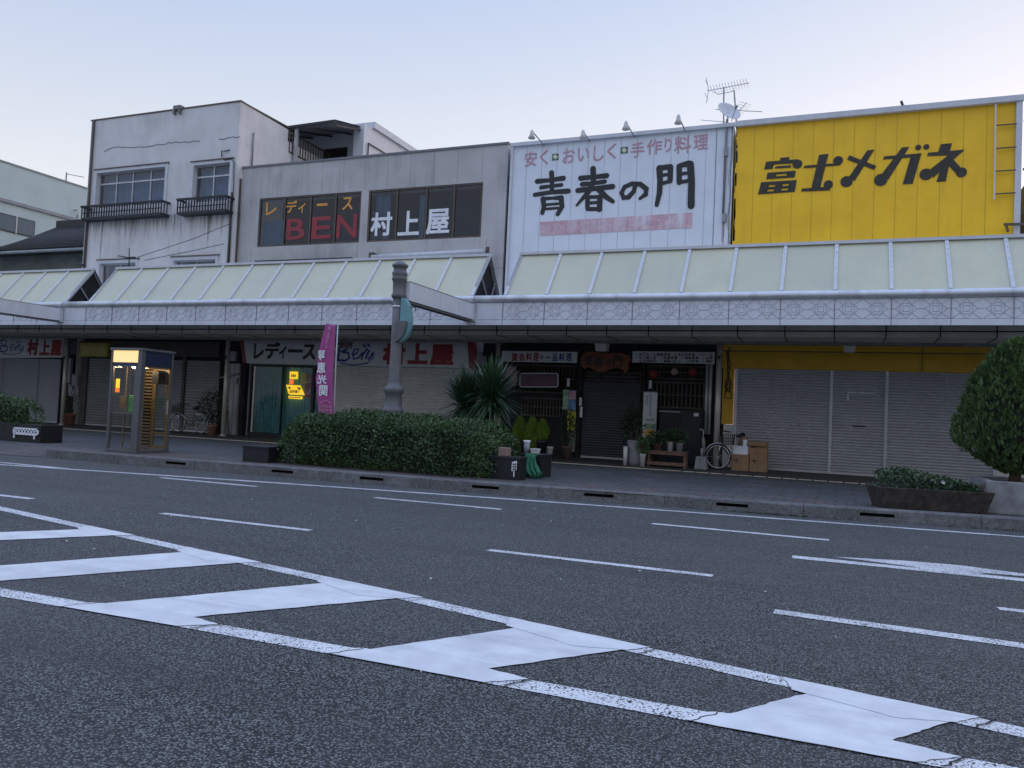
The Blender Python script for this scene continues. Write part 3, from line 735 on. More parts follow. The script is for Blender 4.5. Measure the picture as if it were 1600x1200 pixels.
part(wa, "red_lettering", mb, M['redlet'])
mb = MB()
for ch, bx in (("村",(579.5,331.5,612.3,368.5)),("上",(621.7,329.5,655,367.5)),("屋",(666,326.3,702.3,365.5))): putpx(mb, ch, bx, YL, .032)
part(wb, "white_lettering", mb, M['whitelet'])
# shop window with curtain at street level
fr = MB(); x0, x1, z0, z1 = SW
fr.box(x0,x1,YW-.05,YW+.05,z1-.06,z1+.02); fr.box(x0,x0+.06,YW-.05,YW+.05,z0,z1-.06); fr.box(x1-.10,x1,YW-.05,YW+.05,z0,z1-.06); fr.box(x0,x1,YW-.05,YW+.05,z0-.12,z0+.02)
xm = gx(440,620); fr.box(xm-.02,xm+.02,YW-.03,YW+.05,z0+.02,z1-.06); xr = gx(489,620); fr.box(xr-.05,xr+.05,YW-.05,YW+.05,z0+.02,z1-.06)
sw = part(B, "shop_window", fr, M['iron'])
g = MB(); g.add([(x0,YW+.02,z0),(x1,YW+.02,z0),(x1,YW+.02,z1),(x0,YW+.02,z1)], [(0,1,2,3)]); part(sw, "pane", g, M['clear'], fix=False)
g = MB(); n = 160; g.smooth = True
vs = []; 
for i in range(n+1):
    x = x0+(x1-x0)*i/n; y = YW+.20+.035*math.sin(i*.82+1.2*math.sin(i*.13))
    vs += [(x,y,z0+.02),(x,y-.01,z1-.02)]
g.add(vs, [(2*i,2*i+2,2*i+3,2*i+1) for i in range(n)]); part(sw, "curtain", g, M['curtain_teal'], fix=False)
g = MB(); g.box(x0-.1,x1+.1,YW+.4,YW+.45,z0-.1,z1+.1); part(sw, "interior", g, M['dark'])
# shutter, tiled pier
shutter(B, gx(521,610,YS), gx(756,610,YS), PV, gz(640,571.5,YS), YS, 'shutter_beige')
mb = MB(); mb.box(gx(357,600), gx(381,600), YW-.25, YW-.003, PV, 2.75); part(B, "tiled_pier", mb, M['whitetile'])
for l, r, z0, z1, nm in ((383, 389, PV, 3.0, "dark_pier"), (350, 380, 2.76, 3.6, "dark_lintel"), (757, 775, PV, 3.6, "dark_pier")):
    mb = MB(); mb.box(gx(l,590), gx(r,590), YW-.2, YW-.003, z0, z1); part(B, nm, mb, M['dark'])
mb = MB(); mb.tube([(gx(354,585),YW-.4,gz(354,592)),(gx(383,583),YW-.3,gz(383,584))], .03); mb.tube([(gx(361,580),YW-.3,3.3),(gx(360,640),YW-.3,1.2),(gx(366,678),YW-.3,PV)], .04); part(B, "conduit", mb, M['greypot'])
for l, t_, r, b_ in ((359,549,368,564),(744,550,752,572),(752.2,556,757,571),(362,590,370,600)):
    mb = MB(); px_rect(mb, l, t_, r, b_, YW-.32, .2); part(B, "meter_box", mb, M['greypot'])

# reflection of a sign across the street, put in as glowing panels behind the glass
def lit(name, label, pxs, mat, Y=YW+.08):
    m_ = MB(); m_.prism([onY(*p, Y) for p in pxs], Y, Y+.02); return m_
T = thing("window_reflection", "reflection of a yellow and orange sign with reversed lettering, built as glowing panels behind the glass", "sign", (gx(460,605), YW+.06, 1.2))
C3 = lambda x, y: (360+x/8.572, 560+y/8.572)
part(T, "yellow_panel", lit('','',[C3(795,175),C3(903,178),C3(900,278),C3(792,275)],''), M['refl_yellow'])
part(T, "orange_panel", lit('','',[C3(790,282),C3(842,282),C3(840,345),C3(788,345)],''), M['refl_orange'])
part(T, "diamond_panel", lit('','',[C3(745,352),C3(935,362),C3(995,492),C3(800,485),C3(775,470)],''), M['refl_yellow'])
part(T, "lower_panel", lit('','',[C3(778,500),C3(962,510),C3(958,548),C3(780,538)],''), M['refl_yellow'])
part(T, "side_panel", lit('','',[C3(945,192),C3(1020,195),C3(1010,345),C3(945,340)],''), M['posteryellow'])
mb = MB(); YY = YW+.075
for i, ch in enumerate("semiT"):
    a = C3(790+i*27,425 if ch != 'T' else 418); c = C3(818+i*27+(8 if ch == 'T' else 0), 462); putpx(mb, ch, (*a, *c), YY, .02, .004, True)
mb.prism([onY(*C3(*p), YY) for p in ((765,380),(810,385),(800,410),(790,412))], YY, YY+.004); mb.prism([onY(*C3(*p), YY) for p in ((890,385),(935,390),(945,420),(900,405))], YY, YY+.004)
for k in range(6): mb.prism([onY(*C3(*p), YY) for p in ((795+k*25,515),(810+k*25,516),(810+k*25,532),(795+k*25,531))], YY, YY+.004)
for k in range(3): mb.prism([onY(*C3(*p), YY) for p in ((815+k*22,212),(830+k*22,212),(830+k*22,250),(815+k*22,250))], YY, YY+.004)
part(T, "lettering", mb, M['black'])
mb = MB(); YY = YW+.078
for r in range(2):
    for i, ch in enumerate("LE"): putpx(mb, ch, (*C3(1018+i*32, 270+r*150), *C3(1042+i*32, 325+r*150)), YY, .02, .004)
part(T, "sale_lettering", mb, M['whitelet'])
mb = MB(); mb.prism([onY(*C3(*p), YW+.09) for p in ((1005,200),(1090,205),(1080,530),(985,520))], YW+.09, YW+.1); part(T, "red_poster", mb, M['redlet'])
mb = MB()

# ---- restaurant building with white sign front
FX0, FX1 = -9.97, -3.03; FZ = (onY(801,230,YW)[1]+onY(1128,198.5,YW)[1])/2
B = thing("restaurant_building", "restaurant building with white sheet metal front above a dark lattice shopfront", "building", (FX0, YW, 0))
mb = MB(); mb.box(FX0,FX1,YW,34,3.9,FZ); part(B, "wall", mb, M['sign_white'])
mb = MB(); mb.box(FX0-.03,FX1+.02,YW-.10,YW-.005,FZ-.02,FZ+.09); mb.box(FX0-.03,FX0+.05,YW-.07,YW-.005,4.2,FZ-.02); part(B, "coping", mb, M['trim_white'])
mb = MB()
for k in range(1, 13):
    x = FX0+(onY(1112,300,YW)[0]-FX0)*k/12.4; mb.box(x-.003,x+.003,YW-.004,YW+.01,4.3,FZ-.03)
for px in (1117, 1133, 1141): 
    x = onY(px,290,YW)[0]; mb.box(x-.008,x+.008,YW-.012,YW+.01,4.3,FZ-.03)
part(B, "panel_seams", mb, M['seam'])
for px, t_, b_ in ((1134,228,243),(1131,333,346)):
    mb = MB(); px_rect(mb, px-3, t_, px+3, b_, YW-.12, .11); part(B, "junction_box", mb, M['greypot'])
mb = MB()
x = onY(1133,280,YW)[0]; mb.tube([(x,YW-.06,10.2),(x,YW-.06,8.9),(x-.02,YW-.06,7.4)], .03, 6)
for s in range(2):
    mb.tube([(x+.12+random.uniform(-.05,.1),YW-.05,10-.45*k-s*.2) for k in range(9)], .006, 4)
part(B, "sign_cable", mb, M['seam'])
mb = MB()
for px, y0, y1 in ((1133,245,290),(1130,347,378)):
    a = onY(px,y0,YW); c = onY(px,y1,YW); mb.box(a[0]-.03,a[0]-.015,YW-.006,YW,c[1],a[1]); mb.box(a[0]+.02,a[0]+.035,YW-.006,YW,c[1]+.15,a[1])
part(B, "rust_streaks", mb, M['redlet'])
# painted lettering of the upper front
C = lambda x, y: (780+x/3.243, 110+y/3.243)
YF = YW-.012
def br(mb, pts, w):
    ws = w if isinstance(w, (list, tuple)) else [w]*len(pts)
    k = onY(1001,250,YF)[0]-onY(1000,250,YF)[0]
    mb.stroke([onY(*C(*p), YF) for p in pts], [v/3.243*k for v in [q*1.14 for q in ws]], YF, YF+.004)
mb = MB()
for pts, w in (([(192,562),(255,556),(325,546)],[24,18,24]), ([(212,593),(262,586),(315,580)],[20,15,18]), ([(180,630),(262,617),(350,611)],[20,20,24]), ([(265,518),(268,560),(266,618)],[24,22,20]),
    ([(222,650),(226,690),(218,722)],[24,22,20]), ([(222,650),(270,647),(315,645)],[18,14,24]), ([(314,650),(318,690),(296,728)],[24,24,20]), ([(235,680),(302,675)],[12,12]), ([(232,702),(300,697)],[12,12]),
    ([(412,546),(480,540),(545,533)],[24,20,24]), ([(420,577),(475,572),(535,563)],[22,18,20]), ([(398,608),(490,598),(575,588)],[24,22,24]), ([(475,498),(478,560),(452,615),(392,684)],[26,26,24,10]), ([(505,603),(540,640),(576,664)],[26,24,18]),
    ([(447,645),(447,700)],[22,20]), ([(510,640),(508,705)],[24,24]), ([(447,642),(510,640)],[16,16]), ([(450,672),(508,668)],[14,14]), ([(447,702),(508,702)],[18,18]),
    ([(690,578),(682,612),(655,642),(630,645),(620,620),(635,590),(672,574),(715,576),(745,600),(742,628),(712,650)],[20,20,22,22,20,20,20,22,24,22,12]),
    ([(812,495),(815,560),(812,620),(798,682)],[28,24,24,18]), ([(815,494),(868,488)],[22,24]), ([(868,490),(866,560)],[24,22]), ([(822,532),(862,526)],[14,14]), ([(820,574),(862,562)],[16,16]),
    ([(912,485),(912,568)],[24,22]), ([(912,482),(960,472)],[18,28]), ([(968,474),(975,560),(972,686)],[30,28,30]), ([(915,525),(965,518)],[14,14]), ([(915,566),(965,558)],[16,16])):
    br(mb, pts, w)
part(B, "black_brush_lettering", mb, M['black'])
mb = MB()
for ch, a, b_, c, d in (("安",130,410,190,487),("く",207,400,248,478),("お",322,394,382,470),("い",398,390,455,460),("し",478,380,530,458),("く",548,370,592,448),("手",668,364,735,440),("作",748,348,825,424),("り",838,342,872,414),("料",888,332,972,420),("理",985,326,1058,400)):
    putpx(mb, ch, (*C(a,b_), *C(c,d)), YF, .012)
part(B, "faded_red_lettering", mb, M['pinklet'])
mb = MB(); 
for a, b_, c, d in ((268,422,300,455),(615,388,651,420)): px_rect(mb, *C(a,b_), *C(c,d), YF, .01)
part(B, "square_ornament", mb, M['green'])
mb = MB()
for a, b_ in ((284,438),(633,404)):
    mb.prism([onY(*C(a+dx,b_+dy), YF-.004) for dx, dy in ((-14,0),(0,-14),(14,0),(0,14))], YF-.004, YF)
part(B, "diamond_ornament", mb, M['cream'])
mb = MB(); mb.prism([onY(*C(*p), YF) for p in ((207,768),(980,720),(975,797),(207,838))], YF, YF+.01); band = part(B, "faded_red_band", mb, M['faded'])
mb = MB()
for i, ch in enumerate("宴会承り御気軽にどうぞ"):
    x = 232+i*66; y = 802-i*4.1; putpx(mb, ch, (*C(x-22,y-26), *C(x+22,y+26)), YF-.004, 0, .004)
part(band, "ghost_lettering", mb, plain('ghost_paint', (.70,.58,.63), .6, var=.3, sc=12))
# shopfront at street level
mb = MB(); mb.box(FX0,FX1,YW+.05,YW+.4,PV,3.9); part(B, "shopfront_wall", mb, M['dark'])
DX0, DX1 = gx(909,650,YS), gx(999,650,YS)
shutter(B, DX0, DX1, PV, gz(955,597,YS), YS, 'shutter_dark')
def lattice(name, l, t_, r, b_, step=.105, w=.035, mat='slat', Y=YW-.03):
    x0, z1 = onY(l, t_, Y); x1, z0 = onY(r, b_, Y); m_ = MB(); x = x0
    while x < x1:
        m_.box(x, x+w, Y, Y+.05, z0, z1); x += step
    m_.box(x0, x1, Y+.02, Y+.06, z0, z0+.05); m_.box(x0, x1, Y+.02, Y+.06, z1-.05, z1); m_.box(x0, x1, Y+.02, Y+.055, (z0+z1)/2-.02, (z0+z1)/2+.02)
    return part(B, name, m_, M[mat])
lattice("lattice_screen", 815, 620, 879, 652); lattice("lattice_screen", 806, 569, 900, 616, .12, .02); lattice("lattice_screen", 910, 580, 1000, 597, .09, .02)
lattice("lattice_screen", 1006, 595, 1100, 640, .125, .035); lattice("lattice_screen", 1006, 570, 1100, 594, .12, .018)
mb = MB(); mb.box(DX0-.14,DX0-.02,YW-.2,YW,PV,3.3); mb.box(DX1+.02,DX1+.14,YW-.2,YW,PV,3.3); mb.box(gx(783,560),gx(1118,560),YW-.22,YW-.001,3.05,3.6); mb.box(gx(803,650),gx(901,650),YW-.1,YW-.001,PV,1.1); mb.box(gx(1004,650),gx(1100,650),YW-.06,YW-.001,PV,1.75)
part(B, "timber_frame", mb, M['dark'])
for px in (1104.5, 1110):
    mb = MB(); x = gx(px,600,YW-.3); mb.tube([(x,YW-.3,3.05),(x,YW-.3,PV+.9)], .045, 8); part(B, "downpipe", mb, M['alu'])
for l, t_, r, b_ in ((1014,594,1018,607),(886,591,890,604),(905,621,909,634),(906,635.5,910,652)):
    mb = MB(); px_rect(mb, l, t_, r, b_, YW-.26, .02); part(B, "name_plate", mb, M['paper'])
# signs over the restaurant
YG = YW-.32
T = thing("restaurant_sign", "long white sign with red and black lettering over the left of the dark shopfront", "sign", (gx(840,557), YG, 3.2))
mb = MB(); px_rect(mb, 784, 549, 901, 566, YG, .1); part(T, "board", mb, M['paper'], bev=.008)
mb = MB()
for i, ch in enumerate("宴会料理"): putpx(mb, ch, (800+i*10.9, 551.5, 809.2+i*10.9, 564), YG-.006, .03)
part(T, "red_lettering", mb, M['red'])
mb = MB()
for ch, l, r in (("品",863.5,870.5),("料",873.5,882),("理",884.5,893)): putpx(mb, ch, (l, 552, r, 564.5), YG-.006, .03)
putpx(mb, "一", (852.5, 557.5, 859.5, 559.5), YG-.006, .05); putpx(mb, "回", (844, 555.5, 848.5, 560.5), YG-.006, .03)
part(T, "black_lettering", mb, M['navy'])
T = thing("menu_sign", "long white menu sign with three rows of small black lettering", "sign", (gx(1050,558), YG, 3.2))
mb = MB(); px_rect(mb, 988, 549.5, 1116, 567.5, YG, .1); part(T, "board", mb, M['paper'], bev=.008)
mb = MB()
rows = ["・おでん　・焼肉定食　・天ぷら定食　・ビール", "・もつ煮こみ　・酢豚定食　・焼魚定食　・お酒", "・もろきゅう　・鍋焼うどん　・カツ丼　・焼酎"]
for r, s in enumerate(rows):
    for i, ch in enumerate(s):
        if ch == '　': continue
        x = 993+i*5.5; y = 551.6+r*5.3
        if ch == '・': putpx(mb, ch, (x+1.5, y+1.5, x+3, y+3), YG-.005, .03, .005)
        elif ch == 'ー': putpx(mb, ch, (x+.3, y+1.9, x+4.7, y+2.6), YG-.005, .0, .005)
        else: putpx(mb, ch, (x, y, x+5, y+4.4), YG-.005, .03, .005)
part(T, "lettering", mb, M['black'])
T = thing("carved_wood_sign", "irregular carved orange brown wooden sign hanging above the dark shutter", "sign", (gx(946,565), YG, 3.1))
out = [(907,560),(910,553),(918,549),(930,550),(945,552),(960,551),(972,552),(984,556),(986,562),(981,569),(983,576),(977,583),(972,578),(963,574),(953,577),(944,581),(934,581),(926,577),(918,573),(913,577),(908,571)]
mb = MB(); mb.prism([onY(*p, YG-.03) for p in out], YG-.03, YG+.08); part(T, "board", mb, M['plank'], bev=.012)
mb = MB()
for ch, bx in (("青",(913,556,925,572)),("春",(928,558,942,574)),("の",(946,561,955,572)),("門",(958,556,972,573))): putpx(mb, ch, bx, YG-.038, .03, .008)
part(T, "lettering", mb, M['black'])
T = thing("purple_sign", "unlit dark purple sign box with a rounded pale outline", "sign", (gx(842,594), YG, 2.4))
mb = MB(); px_rect(mb, 810, 582, 874, 607, YG, .12); part(T, "box", mb, M['dark'])
mb = MB(); px_rect(mb, 813, 585, 871, 604, YG-.012, .012); part(T, "panel", mb, M['violet'])
mb = MB(); l, t_, r, b_ = 812.5, 583.5, 872, 604.5; ring = []
for cxp, cyp, a0 in ((r-3,b_-3,0),(l+3,b_-3,90),(l+3,t_+3,180),(r-3,t_+3,270)):
    for k in range(5):
        a = rad(a0+k*22.5); ring.append((cxp+3*math.cos(a), cyp+3*math.sin(a)))
mb.tube([(onY(*p, YG-.03)[0], YG-.03, onY(*p, YG-.03)[1]) for p in ring], .018, 6, True); part(T, "outline_tube", mb, M['paper'])
T = thing("banner_sign", "narrow white vertical banner with handwritten text and a picture of food at its foot", "banner", (gx(1015,650,YW-.35), YW-.35, .9))
YB_ = YW-.35
mb = MB(); px_rect(mb, 1004.5, 612.5, 1026, 684, YB_, .015); part(T, "cloth", mb, M['paper'])
for t_ in (611, 683):
    mb = MB(); px_rect(mb, 1003.5, t_, 1027, t_+2, YB_-.01, .03); part(T, "batten", mb, M['frame'])
mb = MB()
for i, ch in enumerate("すっぽんとハモ"): putpx(mb, ch, (1014, 615+i*5.2, 1018.5, 619.6+i*5.2), YB_-.004, 0, .004)
for i, ch in enumerate("えのり"): putpx(mb, ch, (1009, 618+i*5.2, 1013, 622.5+i*5.2), YB_-.004, 0, .004)
for i, ch in enumerate("味自慢"): putpx(mb, ch, (1009+i*4.5, 654, 1013+i*4.5, 658), YB_-.004, 0, .004)
part(T, "lettering", mb, M['black'])
mb = MB(); px_rect(mb, 1006, 662, 1025, 671, YB_-.003, .003); part(T, "green_wash", mb, M['postergreen'])
mb = MB(); x, z = onY(1015.5, 676, YB_); mb.prism([(x-.17,z-.1),(x+.17,z-.1),(x+.16,z+.03),(x+.08,z+.1),(x-.06,z+.11),(x-.15,z+.04)], YB_-.004, YB_); part(T, "food_picture", mb, M['orange'])
T = thing("poster", "blue and white poster pinned beside the dark shutter", "poster", (gx(890,625,YW-.28), YW-.28, 1.6))
mb = MB(); px_rect(mb, 889, 610, 900, 641, YW-.28, .01); part(T, "sheet", mb, M['posterblue'])
mb = MB(); px_rect(mb, 889.5, 611, 899.5, 624, YW-.284, .003); part(T, "upper_print", mb, M['pinklet'])
mb = MB(); px_rect(mb, 879.5, 609, 888.5, 640, YW-.28, .01); part(T, "left_sheet", mb, M['postergreen'])
T = thing("yellow_poster", "tall yellow poster standing behind the dark potted conifer", "poster", (gx(893,660,YW-.26), YW-.26, .8))
mb = MB(); px_rect(mb, 886, 642, 899, 673, YW-.26, .02); part(T, "sheet", mb, M['posteryellow'])
mb = MB(); px_rect(mb, 886, 673, 899, 706, YW-.255, .015); part(T, "lower_sheet", mb, M['greenwall'])
# lanterns
def lantern(px, py, rpx, mat, lab, sq=1.0, Y=YW-.45, grp="lanterns hanging at the restaurant front"):
    x, z = onY(px, py, Y); r = rpx*(onY(px+1,py,Y)[0]-x)
    T = thing("paper_lantern", lab, "lantern", (x, Y, z-r*sq), grp)
    m_ = MB(); prof = []
    for k in range(21):
        a = -math.pi/2+math.pi*k/20; prof.append((max(.02, r*math.cos(a)*(1+.02*(k % 2))), z+r*sq*math.sin(a)))
    m_.lathe(x, Y, prof, 18); part(T, "shade", m_, M[mat])
    m_ = MB(); m_.lathe(x,Y,[(r*.35,z+r*sq*.95),(r*.35,z+r*sq*1.1)],12); m_.lathe(x,Y,[(r*.3,z-r*sq*1.08),(r*.3,z-r*sq*.95)],12); part(T, "rim", m_, M['black'])
    m_ = MB(); m_.tube([(x,Y,z+r*sq*1.08),(x,Y,max(z+r*sq*1.3, 3.3))], .008, 5); part(T, "cord", m_, M['black'])
lantern(1021, 585, 7, 'lantern_red', "round dull red lantern above the white vertical banner", .95)
lantern(1054, 581, 6, 'lantern_pale', "small pinkish lantern between the two red ones", .95)
lantern(1082, 582, 7, 'lantern_red', "round dull red lantern nearest the pair of drainpipes", .95)
lantern(799, 588, 9.5, 'lantern_pale', "large pale barrel shaped lantern left of the purple sign", 1.65)

# ---- yellow spectacle shop building
GX0, GX1 = -2.97, onY(1585,260,YW)[0]; GZ = (onY(1159,201.5,YW)[1]+onY(1584,157.5,YW)[1])/2
B = thing("yellow_shop_building", "shop building with a huge yellow sign front and three grey roller shutters", "building", (GX0, YW, 0))
mb = MB(); mb.box(GX0,GX1,YW,34,3.9,GZ); part(B, "sign_front", mb, M['yellow'])
mb = MB(); mb.box(GX0-.02,GX1+.16,YW-.14,YW+.3,GZ,GZ+.15); mb.box(GX1+.003,GX1+.14,YW-.10,YW+.3,4.3,GZ); part(B, "white_trim", mb, M['trim_white'])
mb = MB()
for k in range(1, 13):
    x = GX0+(GX1-GX0)*k/13.2; mb.box(x-.0035,x+.0035,YW-.003,YW+.01,4.3,GZ-.01)
part(B, "panel_seams", mb, plain('yellow_seam', (.34,.22,.02), .7))
mb = MB()
for k in range(40):
    z = random.uniform(4.5, GZ-.1); mb.box(GX0+.01,GX0+random.uniform(.02,.07),YW-.004,YW,z,z+random.uniform(.05,.4))
part(B, "dirt_edge", mb, M['logo'])
CC = lambda x, y: (1160+x/4.2105, 220+y/4.2105); YLg = YW-.015
mb = MB()
def poly(*p): mb.prism([onY(*CC(*q), YLg-.0004*(len(mb.f) % 11)) for q in p], YLg-.0004*(len(mb.f) % 11), YLg+.006)
def blob(x, y, r):
    cx_, cz_ = onY(*CC(x, y), YLg); k = onY(*CC(x+1, y), YLg)[0]-cx_; mb.disc(cx_, cz_, r*k, YLg-.0004*(len(mb.f) % 11), YLg+.006, 26)
def grid(q, us, vs, holes):
    P = lambda u, v: tuple((1-v)*((1-u)*q[0][i]+u*q[1][i])+v*((1-u)*q[3][i]+u*q[2][i]) for i in (0, 1))
    for i in range(len(us)-1):
        for j in range(len(vs)-1):
            if (i, j) not in holes: poly(P(us[i],vs[j]), P(us[i+1],vs[j]), P(us[i+1],vs[j+1]), P(us[i],vs[j+1]))
poly((250,112),(310,106),(306,130),(246,135)); poly((157,137),(362,121),(362,146),(208,155),(196,184),(143,187)); blob(362,153,32); poly((218,168),(322,160),(318,175),(212,182))
grid([(165,210),(352,196),(343,240),(157,252)], [0,.32,.70,1], [0,.36,.66,1], {(1,1)})
grid([(124,272),(358,258),(344,335),(102,352)], [0,.24,.42,.62,.80,1], [0,.28,.44,.66,.82,1], {(1,1),(3,1),(1,3),(3,3)})
poly((505,92),(566,85),(508,322),(450,328)); poly((410,163),(600,148),(640,135),(645,160),(402,180)); blob(630,130,32); poly((392,314),(560,302),(580,325),(386,333)); blob(565,288,31)
poly((822,62),(868,58),(738,265),(702,236)); poly((704,95),(882,165),(866,190),(688,122)); blob(685,268,40)
poly((932,102),(1178,81),(1172,104),(926,122)); poly((1050,43),(1098,40),(960,255),(912,225)); blob(910,257,44); poly((1112,88),(1178,81),(1120,282),(1055,286)); blob(1157,43,20); blob(1210,39,20)
poly((1305,22),(1380,15),(1364,66),(1288,74)); poly((1222,78),(1462,57),(1425,92),(1215,100)); poly((1385,70),(1462,57),(1255,243),(1225,196)); blob(1208,220,43); poly((1312,165),(1362,150),(1338,266),(1275,270)); poly((1345,150),(1385,120),(1440,180),(1408,215)); blob(1441,207,37)
part(B, "black_logo_lettering", mb, M['logo'])
# ladder on the sign
T = thing("ladder", "thin white steel ladder fixed at the right end of the yellow sign front", "ladder", (GX1-.4, YW, 6.8))
mb = MB(); a = onY(1556,163,YW-.12); c = onY(1552,312,YW-.12); mb.bar((a[0],YW-.12,a[1]),(c[0]+.02,YW-.12,c[1]),.035,.035); part(T, "rail", mb, M['trim_white'])
mb = MB()
for py in (195.5, 231.5, 267, 302.5):
    p = onY(1556,py+.5,YW-.12); mb.bar((p[0]-.02,YW-.12,p[1]),(GX1+.02,YW-.09,p[1]+.01),.025,.03)
part(T, "rungs", mb, M['frame'])
# street level
mb = MB(); YL_ = YW-.14
gt = gz(1300,578.5,YL_); x1y = gx(1556,660,YL_)
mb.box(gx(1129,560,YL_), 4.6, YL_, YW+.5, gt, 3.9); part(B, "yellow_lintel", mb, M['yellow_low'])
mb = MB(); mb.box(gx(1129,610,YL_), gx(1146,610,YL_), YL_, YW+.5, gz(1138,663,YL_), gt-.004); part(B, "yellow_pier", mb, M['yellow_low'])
mb = MB(); mb.box(gx(1129,700,YL_), gx(1146,700,YL_), YL_+.01, YW+.5, PV, gz(1138,663,YL_)-.004); part(B, "lower_pier", mb, M['shutter_beige'])
mb = MB(); mb.box(x1y, 8, YL_+.02, YW+.5, PV, gt-.004); part(B, "end_wall", mb, M['shutter_beige'])
ms = [gx(1149,650,YS), gx(1298,650,YS), gx(1384.5,650,YS), x1y]
for a, c in zip(ms, ms[1:]): shutter(B, a+.04, c-.04, PV, gt, YS, 'shutter_grey')
for x in ms:
    mb = MB(); mb.box(x-.04, x+.04, YS-.03, YW+.02, PV, gt-.003); part(B, "shutter_guide", mb, M['alu'])
mb = MB(); mb.box(gx(1130,545,YL_), 4.5, YL_-.02, YL_-.001, gz(1300,551,YL_), gz(1300,549.5,YL_)); x = gx(1441,560,YL_); mb.box(x-.008,x+.008,YL_-.01,YL_-.001,gt,3.6); part(B, "lintel_seam", mb, M['frame'])
mb = MB(); px_rect(mb, 1324, 613.5, 1366, 615, YS-.008, .006); px_rect(mb, 1324, 615, 1326, 626, YS-.008, .006); px_rect(mb, 1364, 622, 1366, 624, YS-.008, .006); px_rect(mb, 1364, 631, 1366, 633, YS-.008, .006); part(B, "tape_marks", mb, M['whitelet'])
mb = MB(); mb.box(gx(1332,666,YS),gx(1352,666,YS),YS-.02,YS,gz(1340,667,YS),gz(1340,665,YS)); part(B, "shutter_handle", mb, M['black'])
mb = MB()
for k in range(3):
    x = gx(1139,600,YL_)+random.uniform(-.05,.05); mb.tube([(x+random.uniform(-.05,.05),YL_-.03,3.55-.16*i) for i in range(9)], .012, 5)
x = gx(1138,600,YL_); z = gz(1138,596,YL_)
for k, zz in enumerate((z, z-.28)): mb.tube([(x-.07,YL_-.03,zz),(x+.08,YL_-.03,zz),(x+.09,YL_-.03,zz-.2),(x-.08,YL_-.03,zz-.2)], .014, 5, True)
part(B, "loose_cable", mb, M['black'])

# ---- dark building glimpsed past the yellow sign
mb = MB(); mb.box(4.75, 14, 25.5, 33, 0, onY(1597,275,25.5)[1]); mb.box(4.3, 4.7, 24.6, 25.5, 4, 6.6)
B2 = thing("neighbouring_building", "dark grey building edge glimpsed past the right end of the yellow sign", "building", (5, 25.5, 0))
part(B2, "wall", mb, M['tile'])
mb = MB(); mb.bar((4.3,24.2,9.7),(4.9,24.2,9.75),.05,.05); mb.bar((4.75,24.2,9.7),(4.35,24.2,8.6),.04,.04); mb.bar((4.3,24.2,8.4),(5,24.2,8.45),.05,.05); mb.bar((4.7,24.2,8.4),(4.3,24.2,7.2),.04,.04); mb.bar((3.75,23.3,6.75),(4.9,23.3,6.72),.06,.06); mb.bar((3.8,23.3,6.75),(3.85,23.3,6.55),.05,.05)
part(B2, "bracket", mb, M['frame'])

# ---- far left: pale green building and low tiled house
AX = -40.0
B = thing("pale_green_building", "pale mint green building with a plain side wall at far left", "building", (AX, 22, 0))
mb = MB(); zt = onX(60,271,AX)[1]; mb.box(AX-14, AX, 14, 44, 0, zt); part(B, "wall", mb, M['pale_green'])
mb = MB(); mb.box(AX-14, AX+.05, 13.9, 44, zt, zt+.08); part(B, "coping", mb, M['greypot'])
mb = MB(); za = onX(60,329,AX)[1]; mb.box(AX+.003, AX+.12, 14, 44, za-.05, za+.12); part(B, "wall_ledge", mb, M['greypot'])
mb = MB(); ya, yb2 = onX(-60,330,AX)[0], onX(54,350,AX)[0]; z0, z1 = onX(54,372,AX)[1], onX(54,346,AX)[1]
mb.box(AX+.002, AX+.05, ya, yb2, z0, z1); wn = part(B, "window", mb, M['iron'])
mb = MB(); mb.box(AX+.05, AX+.055, ya+.05, yb2-.05, z0+.05, z1-.05); part(wn, "pane", mb, plain("blue_pane", (.05,.10,.14), .1))
mb = MB(); ym = onX(24.5,350,AX)[0]; mb.box(AX+.056, AX+.08, ym-.03, ym+.03, z0, z1); part(wn, "mullion", mb, M['alu'])
mb = MB(); y_, z_ = onX(115,338,AX); mb.tube([(AX+.05,y_,z_+.35),(AX+.3,y_,z_+.35),(AX+.3,y_,z_-.1)], .05, 6); part(B, "vent_pipe", mb, M['alu'])
mb = MB(); y_, z_ = onX(113,283,AX); mb.tube([(AX-.5,y_,zt),(AX-.5,y_,zt+.7)], .04, 5); mb.tube([(AX-.5,y_,zt+.62),(AX+.5,y_+.3,zt+.45)], .02, 5); part(B, "roof_pole", mb, M['greypot'])
HY = 24.5
B = thing("low_tiled_house", "low old house with dark tiled roof beside the white building", "house", (-33, HY, 0))
e0 = onY(0,393,HY); e1 = onY(128,386,HY); ez = (e0[1]+e1[1])/2; hx1 = CX0-.05
mb = MB(); mb.box(-39.9, hx1, HY+.6, 32, 0, ez-.05); part(B, "wall", mb, M['greenwall'])
mb = MB(); r0 = onY(90,357,HY+3)
mb.add([(-39.9,HY,ez),(hx1,HY,ez),(hx1,HY+3,r0[1]),(r0[0],HY+3,r0[1]),(-39.9,HY+3,ez+.2)], [(0,1,2,3,4)])
mb.add([(-39.9,HY,ez-.12),(hx1,HY,ez-.12),(hx1,HY,ez),(-39.9,HY,ez)], [(0,1,2,3)]); mb.add([(-39.9,HY,ez-.12),(hx1,HY,ez-.12),(hx1,HY+.7,ez-.12),(-39.9,HY+.7,ez-.12)], [(0,1,2,3)])
for k in range(40):
    x = -39.8+k*.30; f_ = max(0, min(1, (x-(-39))/(r0[0]+39)))
    if x < hx1-.1: mb.tube([(x,HY+.02,ez+.03),(x,HY+2.95,ez+.2+(r0[1]-ez-.2)*f_+.02)], .05, 6)
